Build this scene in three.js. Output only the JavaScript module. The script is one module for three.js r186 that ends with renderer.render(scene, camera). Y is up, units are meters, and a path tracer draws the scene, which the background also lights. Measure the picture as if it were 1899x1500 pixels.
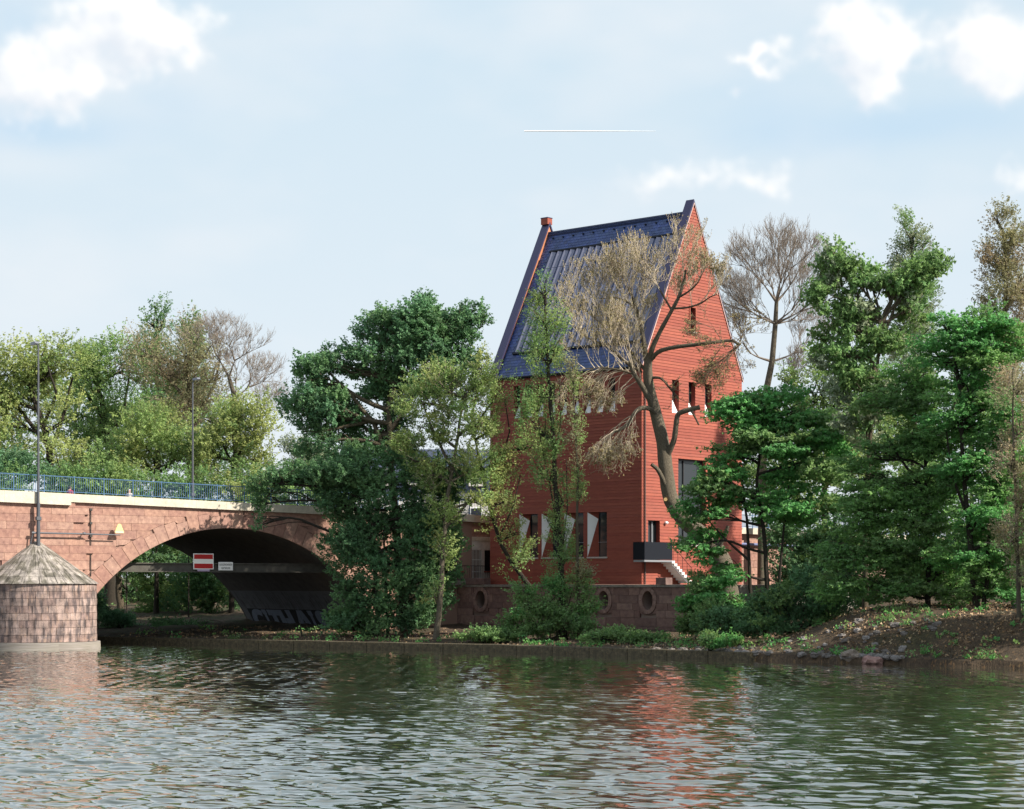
import * as THREE from 'three';
import { mergeGeometries } from 'three/addons/utils/BufferGeometryUtils.js';
import { MarchingCubes } from 'three/addons/objects/MarchingCubes.js';
import { createNoise2D, createNoise3D, createNoise4D } from 'simplex-noise';

// ------------------------------------------------------------------ camera, sky, sun, exposure
const F = 3600, CX = 950, HY = 1083, EYE = 3.75;           // lens of the view camera, in pixels of a 1899 x 1500 frame
const scene = new THREE.Scene();
const camera = new THREE.PerspectiveCamera(2 * Math.atan(750 / F) * 180 / Math.PI, 1899 / 1500, 0.5, 9000);
camera.position.set(0, EYE, 0);
camera.lookAt(0, EYE, -100);
camera.setViewOffset(1899, 1500, -0.5, 750 - HY, 1899, 1500);   // risen lens: verticals stay upright
const SUN = new THREE.Vector3(0.742, 0.60, 0.30).normalize();
const sun = new THREE.DirectionalLight(new THREE.Color(1.0, 0.93, 0.82), 5.0);
sun.target.position.set(-2, 6, -120);
sun.position.copy(sun.target.position).addScaledVector(SUN, 160);
sun.castShadow = true; sun.shadow.radius = 1.2;
sun.shadow.mapSize.set(4096, 4096);
Object.assign(sun.shadow.camera, { left: -70, right: 70, top: 50, bottom: -50, near: 1, far: 420 });
scene.add(sun, sun.target);
const renderer = new THREE.WebGLRenderer();
renderer.toneMapping = THREE.LinearToneMapping;
renderer.toneMappingExposure = 1.6;
renderer.shadowMap.enabled = true;

// seeded random numbers and noise
function rng(seed) { let a = seed >>> 0; return () => { a = (a + 0x6d2b79f5) | 0; let t = Math.imul(a ^ (a >>> 15), 1 | a); t = (t + Math.imul(t ^ (t >>> 7), 61 | t)) ^ t; return ((t ^ (t >>> 14)) >>> 0) / 4294967296; }; }
const R0 = rng(7);
const n2 = createNoise2D(rng(11)), n3 = createNoise3D(rng(12)), n4 = createNoise4D(rng(13));
const fbm2 = (x, y, o = 4) => { let s = 0, a = 0.5, f = 1; for (let i = 0; i < o; i++) { s += a * n2(x * f, y * f); f *= 2.03; a *= 0.5; } return s; };
const fbm3 = (x, y, z, o = 4) => { let s = 0, a = 0.5, f = 1; for (let i = 0; i < o; i++) { s += a * n3(x * f, y * f, z * f); f *= 2.07; a *= 0.5; } return s; };
const clamp = (x, a = 0, b = 1) => Math.min(b, Math.max(a, x));
const smooth = (a, b, x) => { const t = clamp((x - a) / (b - a)); return t * t * (3 - 2 * t); };
const lerp = (a, b, t) => a + (b - a) * t;
const V = (x, y, d) => new THREE.Vector3(x, y, -d);                       // d = metres in front of the river bank the camera stands on
const P = (px, py, d) => V((px - CX) / F * d, EYE + (HY - py) / F * d, d);

// the sky: pale spring air, a thin veil, and separate cumulus
{
  const W = 4096, H = 2048, data = new Float32Array(W * H * 4);
  // cumulus: azimuth and elevation in degrees, half width, half height, weight
  const deg = (px, py, rx, ry, w) => { const az = Math.atan((px - CX) / F); return [az * 180 / Math.PI, Math.atan((HY - py) / F * Math.cos(az)) * 180 / Math.PI, rx / 63, ry / 63, w]; };
  const puffs = [deg(215, 55, 130, 62, 1), deg(90, 130, 110, 62, .95), deg(290, 30, 80, 42, .9), deg(45, 175, 80, 50, .6), deg(330, 75, 60, 50, .6),
    deg(1590, 60, 85, 66, 1.15), deg(1640, 130, 62, 48, 1), deg(1590, 175, 36, 30, .6), deg(1830, 65, 100, 56, .95), deg(1870, 135, 80, 42, .9),
    deg(1432, 107, 46, 18, .8), deg(1405, 120, 24, 14, .6), deg(1362, 160, 22, 13, .5), deg(1225, 318, 44, 34, .62), deg(1300, 330, 52, 34, .58), deg(1415, 325, 62, 36, .72), deg(1880, 335, 56, 28, .55), deg(1140, 340, 40, 18, .3)];
  const blues = [deg(90, 238, 150, 32, .8), deg(320, 185, 90, 45, .35), deg(650, 115, 100, 42, .35), deg(1750, 225, 230, 42, .6), deg(1430, 200, 90, 60, .4), deg(1560, 255, 140, 34, .35), deg(40, 40, 60, 50, .5)];
  const low = [.85, .905, .95], mid = [.745, .85, .93], high = [.63, .79, .91], zen = [.17, .32, .62];
  
  for (let j = 0; j < H; j++) {
    const el = ((j + .5) / H - .5) * 180;
    for (let i = 0; i < W; i++) {
      const o = (j * W + i) * 4;
      const lon = ((i + .5) / W - .5) * 2 * Math.PI;               // atan2(z, x)
      let c;
      if (el <= 0) c = low.slice();
      else {
        c = [0, 1, 2].map((k) => el < 8 ? lerp(low[k], mid[k], el / 8) : el < 18 ? lerp(mid[k], high[k], (el - 8) / 10) : lerp(high[k], zen[k], smooth(24, 78, el)));
        const ce = Math.cos(el * Math.PI / 180), x = Math.cos(lon) * ce, z = Math.sin(lon) * ce, y = Math.sin(el * Math.PI / 180);
        const az = Math.atan2(x, -z) * 180 / Math.PI;
        const veil = fbm3(x * 4, y * 9, z * 4, 4);
        const v = clamp(.16 + .8 * veil + .25 * fbm3(x * 13, y * 30, z * 13, 4)) * .85;
        for (let k = 0; k < 3; k++) c[k] = lerp(c[k], [.86, .905, .95][k], v);
        let blue = 0;
        const near = Math.abs(az) < 30 && el < 24;
        const cover = (az2, el2, x2, y2, z2) => {                    // how thick the cumulus is in a direction
          let q0 = 0;
          if (near) {
            const wx = fbm3(x2 * 26, y2 * 30, z2 * 26, 5), wy = fbm3(x2 * 26 + 9, y2 * 30 + 4, z2 * 26, 5);
            for (const [a, e, rx, ry, w] of puffs) { const dx = (az2 + wx * 1.0 - a) / rx, dy = (el2 + wy * .7 - e) / ry; const q = dx * dx + dy * dy; if (q < 7) q0 += w * Math.exp(-q * 1.1); }
            q0 += .34 * fbm3(x2 * 70, y2 * 80, z2 * 70, 4) * smooth(.05, .4, q0);
          }
          const far = Math.max(smooth(18, 23, el2), smooth(20, 30, Math.abs(az2)));
          if (far > 0) { const k = 1 / Math.max(.14, y2); q0 += far * 1.15 * smooth(-.04, .5, fbm3(x2 * k * 1.25 + 5, z2 * k * 1.25, 3.3, 5)) * smooth(3, 12, el2); }
          return q0;
        };
        const dens = cover(az, el, x, y, z);
        if (near) { const wx = fbm3(x * 12, y * 16, z * 12, 3); for (const [a, e, rx, ry, w] of blues) { const dx = (az - a) / rx + wx * .5, dy = (el - e) / ry + wx * .4; const q = dx * dx + dy * dy; if (q < 9) blue += w * Math.exp(-q); } }
        for (let k = 0; k < 3; k++) c[k] = lerp(c[k], [.47, .70, .92][k], clamp(blue) * .62);
        const a = smooth(.10, .95, dens);
        if (a > .01) {
          let lit = .6;
          if (near) { const e3 = (el + .55) * Math.PI / 180, l3 = lon + .55 * Math.PI / 180, c3 = Math.cos(e3); lit = clamp(.62 + .9 * (dens - cover(az + .55, el + .55, Math.cos(l3) * c3, Math.sin(e3), Math.sin(l3) * c3))); }
          const tone = [lerp(.83, 1.08, lit), lerp(.88, 1.075, lit), lerp(.95, 1.065, lit)];
          for (let k = 0; k < 3; k++) c[k] = lerp(c[k], tone[k], a * .95);
        }
      }
      data[o] = c[0] / 1.6; data[o + 1] = c[1] / 1.6; data[o + 2] = c[2] / 1.6; data[o + 3] = 1;
    }
  }
  const sky = new THREE.DataTexture(data, W, H, THREE.RGBAFormat, THREE.FloatType);
  sky.mapping = THREE.EquirectangularReflectionMapping; sky.magFilter = THREE.LinearFilter; sky.needsUpdate = true;
  scene.background = sky; scene.environment = sky;
}

// ------------------------------------------------------------------ naming and small helpers
const taken = new Map();
function numbered(name) { const n = taken.get(name) ?? 0; taken.set(name, n + 1); return n ? name + '_' + String(n).padStart(3, '0') : name; }
function shade(o) { o.traverse((m) => { if (m.isMesh) { m.castShadow = true; m.receiveShadow = true; } }); return o; }
function thing(name, label, category, pos, group) {
  const o = new THREE.Group(); o.name = numbered(name); if (pos) o.position.copy(pos);
  o.userData = { label, category }; if (group) o.userData.group = group;
  scene.add(o); return o;
}
function part(name, geo, mat, parent) { const m = new THREE.Mesh(geo, mat); m.name = name; m.castShadow = m.receiveShadow = true; parent.add(m); return m; }
function holder(name, parent) { const g = new THREE.Group(); g.name = name; parent.add(g); return g; }
function structure(name, geo, mat) { const m = part(name, geo, mat, scene); m.userData.kind = 'structure'; return m; }
function metreUV(g, s = 1, ou = 0, ov = 0) {                                // texture coordinates in metres by the way a face points
  const p = g.attributes.position, n = g.attributes.normal, uv = new Float32Array(p.count * 2);
  for (let i = 0; i < p.count; i++) {
    const ax = Math.abs(n.getX(i)), ay = Math.abs(n.getY(i)), az = Math.abs(n.getZ(i));
    let u, v; if (ax >= ay && ax >= az) { u = p.getZ(i); v = p.getY(i); } else if (ay >= az) { u = p.getX(i); v = p.getZ(i); } else { u = p.getX(i); v = p.getY(i); }
    uv[2 * i] = u * s + ou; uv[2 * i + 1] = v * s + ov;
  }
  g.setAttribute('uv', new THREE.BufferAttribute(uv, 2)); return g;
}
function box(w, h, d, x = 0, y = 0, z = 0) { const g = new THREE.BoxGeometry(w, h, d); g.translate(x, y, z); return metreUV(g); }
function bevelBox(w, h, d, x = 0, y = 0, z = 0, b = 0.012) {
  const s = new THREE.Shape(); s.moveTo(-w / 2 + b, -h / 2 + b); s.lineTo(w / 2 - b, -h / 2 + b); s.lineTo(w / 2 - b, h / 2 - b); s.lineTo(-w / 2 + b, h / 2 - b);
  const g = new THREE.ExtrudeGeometry(s, { depth: d - 2 * b, bevelThickness: b, bevelSize: b, bevelSegments: 1, curveSegments: 1 });
  g.translate(x, y, z - d / 2 + b); return metreUV(g, 1, x * .37, y * .61);
}
const merge = (list) => mergeGeometries(list.map((g) => (g.index ? g.toNonIndexed() : g)));
function prism(pts, depth, z0 = 0, bevel = 0) {                             // polygon in x, y pulled along z
  const s = new THREE.Shape(pts.map(([x, y]) => new THREE.Vector2(x, y)));
  const g = new THREE.ExtrudeGeometry(s, bevel ? { depth: depth - 2 * bevel, bevelThickness: bevel, bevelSize: bevel, bevelOffset: -bevel, bevelSegments: 1, curveSegments: 1 } : { depth, bevelEnabled: false, curveSegments: 1 });
  g.translate(0, 0, z0 + (bevel || 0)); return metreUV(g);
}
function hexa(c) {                                                          // eight corners: bottom loop 0-3, top loop 4-7 (counter-clockwise from above)
  const q = [[0, 3, 2, 1], [4, 5, 6, 7], [0, 1, 5, 4], [1, 2, 6, 5], [2, 3, 7, 6], [3, 0, 4, 7]], pos = [];
  for (const [a, b, d, e] of q) for (const k of [a, b, d, a, d, e]) pos.push(...c[k]);
  const g = new THREE.BufferGeometry(); g.setAttribute('position', new THREE.Float32BufferAttribute(pos, 3)); g.computeVertexNormals(); return metreUV(g);
}
class Tubes {                                                               // tapered tubes collected into one mesh
  constructor() { this.p = []; this.n = []; this.u = []; this.i = []; }
  add(pts, rad, sides = 6) {
    const start = this.p.length / 3, N = pts.length, t = new THREE.Vector3(), a = new THREE.Vector3(), b = new THREE.Vector3();
    let len = 0;
    for (let k = 0; k < N; k++) {
      t.copy(pts[Math.min(k + 1, N - 1)]).sub(pts[Math.max(k - 1, 0)]).normalize();
      if (k === 0) { a.set(t.y, -t.x, .3).cross(t); if (a.lengthSq() < 1e-6) a.set(1, 0, 0); } else len += pts[k].distanceTo(pts[k - 1]);
      a.addScaledVector(t, -a.dot(t)).normalize(); b.crossVectors(t, a);
      const r = Array.isArray(rad) ? rad[k] : rad;
      for (let s = 0; s <= sides; s++) {
        const w = s / sides * Math.PI * 2, c = Math.cos(w), q = Math.sin(w), nx = a.x * c + b.x * q, ny = a.y * c + b.y * q, nz = a.z * c + b.z * q;
        this.p.push(pts[k].x + nx * r, pts[k].y + ny * r, pts[k].z + nz * r); this.n.push(nx, ny, nz); this.u.push(s / sides, len * .5);
      }
    }
    const m = sides + 1;
    for (let k = 0; k < N - 1; k++) for (let s = 0; s < sides; s++) { const q = start + k * m + s; this.i.push(q, q + 1, q + m, q + 1, q + m + 1, q + m); }
    if (sides > 4) for (const [k, f] of [[0, 1], [N - 1, -1]]) for (let s = 1; s < sides - 1; s++) { const q = start + k * m; f > 0 ? this.i.push(q, q + s + 1, q + s) : this.i.push(q, q + s, q + s + 1); }
    return this;
  }
  geo() {
    const g = new THREE.BufferGeometry(); g.setAttribute('position', new THREE.Float32BufferAttribute(this.p, 3)); g.setAttribute('normal', new THREE.Float32BufferAttribute(this.n, 3));
    g.setAttribute('uv', new THREE.Float32BufferAttribute(this.u, 2)); g.setIndex(this.i); return g;
  }
}
const tube = (pts, rad, sides = 8) => new Tubes().add(pts, rad, sides).geo();
const v3 = (x, y, z) => new THREE.Vector3(x, y, z);

// ------------------------------------------------------------------ procedural textures
function tex(w, h, fn, srgb = true) {
  const d = new Uint8Array(w * h * 4);
  for (let y = 0; y < h; y++) for (let x = 0; x < w; x++) { const c = fn(x / w, y / h, x, y), o = (y * w + x) * 4; for (let k = 0; k < 3; k++) d[o + k] = clamp(Array.isArray(c) ? c[k] : c) * 255; d[o + 3] = 255; }
  const t = new THREE.DataTexture(d, w, h); t.wrapS = t.wrapT = THREE.RepeatWrapping; t.magFilter = THREE.LinearFilter; t.minFilter = THREE.LinearMipmapLinearFilter; t.generateMipmaps = true;
  if (srgb) t.colorSpace = THREE.SRGBColorSpace; t.needsUpdate = true; return t;
}
const tile3 = (u, v, f, o, s) => {                                          // noise that closes on itself in both directions
  const a = u * 2 * Math.PI, b = v * 2 * Math.PI; let sum = 0, amp = .5, k = f / (2 * Math.PI);
  for (let i = 0; i < o; i++) { sum += amp * n4(Math.cos(a) * k + s, Math.sin(a) * k, Math.cos(b) * k + s * 1.7, Math.sin(b) * k); k *= 2.03; amp *= .5; }
  return sum;
};
const rep = (t, x, y = x) => { const c = t.clone(); c.repeat.set(x, y); c.needsUpdate = true; return c; };
const aniso = (u, v, fu, fv, s) => { const a = u * 2 * Math.PI, b = v * 2 * Math.PI, ku = fu / 6.283, kv = fv / 6.283; let q = 0, amp = .5, m = 1; for (let i = 0; i < 3; i++) { q += amp * n4(Math.cos(a) * ku * m + s, Math.sin(a) * ku * m, Math.cos(b) * kv * m, Math.sin(b) * kv * m + s); m *= 2; amp *= .5; } return q; };
const ridge = (u, v) => aniso(u, v, 22, 7, 5), streaks = (u, v) => aniso(u, v, 6, 44, 9);
const stoneMap = tex(512, 512, (u, v) => { const a = tile3(u, v, 5, 4, 1), b = tile3(u, v, 38, 3, 4), l = tile3(u, v, 3, 3, 8); const k = .86 + .20 * a + .14 * b + .05 * l; return [k, k * (.985 + .03 * a), k * (.97 + .05 * b)]; });
const stoneBump = tex(512, 512, (u, v) => .5 + .35 * tile3(u, v, 30, 4, 2) + .2 * tile3(u, v, 7, 2, 6), false);
const limeMap = tex(512, 512, (u, v) => { const a = tile3(u, v, 6, 4, 21), s = tile3(u, v, 22, 3, 31), k = .9 + .12 * a + .08 * s; return [k, k * .99, k * .965]; });
const soilMap = tex(1024, 1024, (u, v) => { const a = tile3(u, v, 8, 5, 3), b = tile3(u, v, 60, 3, 7), c = tile3(u, v, 26, 4, 12); const k = .66 + .3 * a + .35 * b; const leaf = smooth(.2, .35, c) * .35; return [k + leaf, k * .93 + leaf * .72, k * .82 + leaf * .4]; });
const soilBump = tex(1024, 1024, (u, v) => .5 + .4 * tile3(u, v, 60, 4, 7) + .2 * tile3(u, v, 14, 3, 9), false);
const barkMap = tex(256, 512, (u, v) => { const r = Math.abs(ridge(u, v)), b = tile3(u, v, 18, 3, 6); const k = .58 + .55 * r + .2 * b; return [k, k * .97, k * .9]; });
const barkBump = tex(256, 512, (u, v) => Math.abs(ridge(u, v)) * 1.6, false);
const grainMap = tex(512, 512, (u, v) => { const a = streaks(u, v), b = tile3(u, v, 6, 3, 14); const k = .9 + .07 * a + .12 * b; return [k, k, k]; });

// ------------------------------------------------------------------ materials
const lin = (r, g, b) => new THREE.Color().setRGB(r, g, b);
const std = (c, rough = .85, extra = {}) => new THREE.MeshStandardMaterial({ color: c, roughness: rough, ...extra });
const sandTones = [[.53, .315, .245], [.50, .29, .23], [.56, .345, .275], [.47, .275, .225], [.53, .33, .265], [.46, .26, .21]].map((c) => std(lin(...c), .92, { map: rep(stoneMap, .6), bumpMap: rep(stoneBump, .8), bumpScale: .012 }));
const greyTones = [[.27, .195, .175], [.24, .175, .16], [.30, .225, .20], [.22, .155, .14], [.28, .21, .195]].map((c) => std(lin(...c), .93, { map: rep(stoneMap, .6), bumpMap: rep(stoneBump, .8), bumpScale: .014 }));
const wallTones = [[.31, .20, .175], [.27, .17, .15], [.35, .235, .205], [.24, .155, .14]].map((c) => std(lin(...c), .95, { map: rep(stoneMap, .5), bumpMap: rep(stoneBump, .8), bumpScale: .014 }));
const M = {
  mortar: std(lin(.30, .19, .15), .98), darkMortar: std(lin(.25, .19, .165), .98),
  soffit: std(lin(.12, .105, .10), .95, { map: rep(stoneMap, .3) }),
  parapet: std(lin(.74, .68, .58), .85, { map: rep(limeMap, .35), bumpMap: rep(stoneBump, .7), bumpScale: .006 }),
  concrete: std(lin(.30, .28, .25), .92, { map: rep(stoneMap, .45), bumpMap: rep(stoneBump, .8), bumpScale: .01 }),
  kerb: std(lin(.20, .19, .15), .95, { map: rep(soilMap, .4), bumpMap: rep(stoneBump, .9), bumpScale: .02 }),
  asphalt: std(lin(.06, .06, .06), .95, { map: rep(stoneMap, .5) }),
  railBlue: std(lin(.055, .13, .26), .5), poleGrey: std(lin(.10, .105, .12), .55, { metalness: .3 }), lampHead: std(lin(.22, .23, .27), .45, { metalness: .3 }),
  steel: std(lin(.35, .36, .38), .45, { metalness: .6 }), blackMetal: new THREE.MeshPhysicalMaterial({ color: lin(.010, .012, .018), roughness: .55, specularIntensity: .35 }), whitePaint: std(lin(.78, .78, .76), .6),
  cone: std(lin(.36, .33, .30), .95, { map: rep(stoneMap, .35), bumpMap: rep(stoneBump, .8), bumpScale: .02 }),
  red: [[.36, .080, .046], [.33, .069, .041], [.385, .090, .052], [.345, .081, .05]].map((c) => std(lin(...c), .72, { map: rep(grainMap, .25, .9) })),
  redPlain: std(lin(.33, .062, .043), .8, { map: rep(grainMap, .25) }),
  slate: new THREE.MeshStandardMaterial({ color: lin(1, 1, 1), vertexColors: true, roughness: .42, metalness: 0 }),
  slateFlat: std(lin(.03, .045, .11), .5), copingBlue: std(lin(.055, .05, .105), .4, { metalness: .35 }), copper: std(lin(.50, .20, .10), .5, { metalness: .2 }), copingEdge: std(lin(.62, .45, .40), .6),
  panel: std(lin(.20, .20, .265), .42, { metalness: .1 }), panelGap: std(lin(.035, .05, .12), .4),
  glass: new THREE.MeshPhysicalMaterial({ color: lin(.03, .035, .04), roughness: .05, metalness: 0, ior: 1.52, specularIntensity: .7 }),
  windowFrame: std(lin(.03, .03, .035), .5), white: std(lin(.86, .86, .87), .5), sillStone: std(lin(.60, .54, .52), .8, { map: rep(limeMap, .6) }),
  plaster: std(lin(.82, .80, .79), .9, { map: rep(limeMap, .3) }), doorBrown: std(lin(.24, .12, .065), .7, { map: rep(grainMap, 1.5, .4) }), roofBlue: std(lin(.12, .16, .26), .6, { map: rep(stoneMap, .3) }),
  pipe: std(lin(.05, .045, .04), .5), dirt: std(lin(.10, .08, .062), 1),
  bark: std(lin(.36, .32, .265), .95, { map: rep(barkMap, 3, 1), bumpMap: rep(barkBump, 3, 1), bumpScale: .04 }),
  barkDark: std(lin(.085, .07, .055), .95, { map: rep(barkMap, 3, 1), bumpMap: rep(barkBump, 3, 1), bumpScale: .03 }),
  barkPale: std(lin(.27, .225, .17), .95, { map: rep(barkMap, 3, 1), bumpMap: rep(barkBump, 3, 1), bumpScale: .03 }),
  twigTan: std(lin(.55, .46, .34), .9), twigBrown: std(lin(.17, .12, .08), .95), twigGrey: std(lin(.22, .18, .145), .95),
  leaf: new THREE.MeshPhysicalMaterial({ color: lin(1, 1, 1), vertexColors: true, roughness: 1, transmission: .46, thickness: 0, side: THREE.DoubleSide, specularIntensity: .35 }),
  litter: new THREE.MeshStandardMaterial({ color: lin(1, 1, 1), vertexColors: true, roughness: .95, side: THREE.DoubleSide }),
};

// ------------------------------------------------------------------ ground and water
const shore = [[-420, 380], [-62, 150], [-26.5, 124.2], [-1.5, 108.3], [14.2, 93.6], [22.6, 86.2], [48, 64], [300, -150]];
function shoreDist(x, d) {                                                   // metres inland of the water's edge
  let best = 1e9, sgn = 1;
  for (let k = 0; k < shore.length - 1; k++) {
    const [ax, ad] = shore[k], [bx, bd] = shore[k + 1], ex = bx - ax, ed = bd - ad, L = ex * ex + ed * ed, t = clamp(((x - ax) * ex + (d - ad) * ed) / L);
    const qx = x - ax - ex * t, qd = d - ad - ed * t, q = qx * qx + qd * qd;
    if (q < best) { best = q; sgn = ex * (d - ad) - ed * (x - ax) > 0 ? 1 : -1; }
  }
  return Math.sqrt(best) * sgn;
}
function groundH(x, d) {
  const s = shoreDist(x, d);
  if (s < 0) return Math.max(-2.5, -.25 + s * .9);
  const right = smooth(11, 19, x - (d - 93) * .35 + 2);
  let h = lerp(.32 + .045 * s + .02 * Math.max(0, s - 16), .28 + 2.05 * smooth(0, 5.2, s) + .06 * Math.max(0, s - 5), right);
  h = Math.min(h, 3.4 + 0.004 * s);
  const rough = smooth(.3, 2, s);
  return h + rough * (.10 * n2(x * .35, d * .35) + .06 * n2(x * 1.1, d * 1.1) + .03 * n2(x * 3.1, d * 3.1));
}
function axis(list) { const out = []; for (const [a, b, step] of list) for (let v = a; v < b - 1e-6; v += step) out.push(v); out.push(list[list.length - 1][1]); return out; }
{
  const xs = axis([[-2600, -300, 460], [-300, -70, 23], [-70, -34, 3], [-34, 36, .45], [36, 80, 2.2], [80, 300, 22], [300, 2600, 460]]);
  const ds = axis([[-300, 60, 45], [60, 80, 1], [80, 134, .45], [134, 180, 1.5], [180, 400, 20], [400, 3000, 520]]);
  const pos = [], uv = [], col = [], idx = [];
  for (const d of ds) for (const x of xs) {
    pos.push(x, groundH(x, d), -d); uv.push(x / 5, d / 5);
    const s = shoreDist(x, d), g = smooth(.0, .35, fbm2(x * .22 + 4, d * .22, 4)) * (d > 128 || x < -14 ? .95 : .4) * smooth(.6, 2, s), w = smooth(.1, .45, fbm2(x * .5, d * .5 + 7, 3));
    const e = [lerp(.145, .20, w), lerp(.112, .145, w), lerp(.082, .10, w)], k = [.075, .115, .035];
    for (let c = 0; c < 3; c++) col.push(lerp(e[c], k[c], g));
  }
  const n = xs.length;
  for (let j = 0; j < ds.length - 1; j++) for (let i = 0; i < n - 1; i++) { const a = j * n + i; idx.push(a, a + 1, a + n, a + 1, a + n + 1, a + n); }
  const g = new THREE.BufferGeometry(); g.setAttribute('position', new THREE.Float32BufferAttribute(pos, 3)); g.setAttribute('uv', new THREE.Float32BufferAttribute(uv, 2)); g.setAttribute('color', new THREE.Float32BufferAttribute(col, 3)); g.setIndex(idx); g.computeVertexNormals();
  structure('ground', g, new THREE.MeshStandardMaterial({ color: lin(1, 1, 1), vertexColors: true, map: soilMap, bumpMap: soilBump, bumpScale: .05, roughness: 1 }));
}
{
  const r = rng(31), waves = [];
  for (let k = 0; k < 34; k++) {
    const L = .27 * Math.pow(5.5, k / 33) * (.85 + .3 * r()), dir = Math.PI / 2 + .12 + (r() + r() + r() - 1.5) * .95, q = 2 * Math.PI / L;
    waves.push([q * Math.cos(dir), q * Math.sin(dir), r() * 6.28, .0074 * L * (L > .95 ? .5 : 1)]);
  }
  const xs = axis([[-900, -60, 120], [-60, -38, 2], [-38, 34, .24], [34, 60, 2], [60, 900, 120]]), ds = axis([[-60, 20, 10], [20, 30, .6], [30, 70, .16], [70, 132, .3], [132, 200, 8], [200, 500, 60]]);
  const pos = [], nor = [], uv = [], idx = [];
  for (const d of ds) for (const x of xs) {
    let h = 0, hx = 0, hd = 0;
    const inside = x > -39 && x < 35 && d > 19 && d < 133;
    if (inside) {
      const gust = (.72 + .5 * fbm2(x * .05 + 3, d * .028, 3)) * lerp(1, .30, smooth(-15, -3, shoreDist(x, d))) * (.85 + .3 * smooth(70, 40, d));
      for (const [kx, kd, ph, a] of waves) { const w = kx * x + kd * d + ph, s = Math.sin(w), c = Math.cos(w); h += a * s * gust; hx += a * kx * c * gust; hd += a * kd * c * gust; }
    }
    pos.push(x, h, -d); const l = Math.hypot(hx, hd, 1); nor.push(-hx / l, 1 / l, hd / l); uv.push(x / 17, d / 17);
  }
  const n = xs.length;
  for (let j = 0; j < ds.length - 1; j++) for (let i = 0; i < n - 1; i++) { const a = j * n + i; idx.push(a, a + 1, a + n, a + 1, a + n + 1, a + n); }
  const g = new THREE.BufferGeometry(); g.setAttribute('position', new THREE.Float32BufferAttribute(pos, 3)); g.setAttribute('normal', new THREE.Float32BufferAttribute(nor, 3)); g.setAttribute('uv', new THREE.Float32BufferAttribute(uv, 2)); g.setIndex(idx);
  const ripple = tex(1024, 1024, (u, v) => .5 + .42 * tile3(u, v, 55, 4, 17), false);
  structure('river_water', g, new THREE.MeshPhysicalMaterial({ color: lin(.040, .045, .026), roughness: .04, ior: 1.333, clearcoat: 1, clearcoatRoughness: .03, bumpMap: ripple, bumpScale: .007 }));
}

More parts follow.
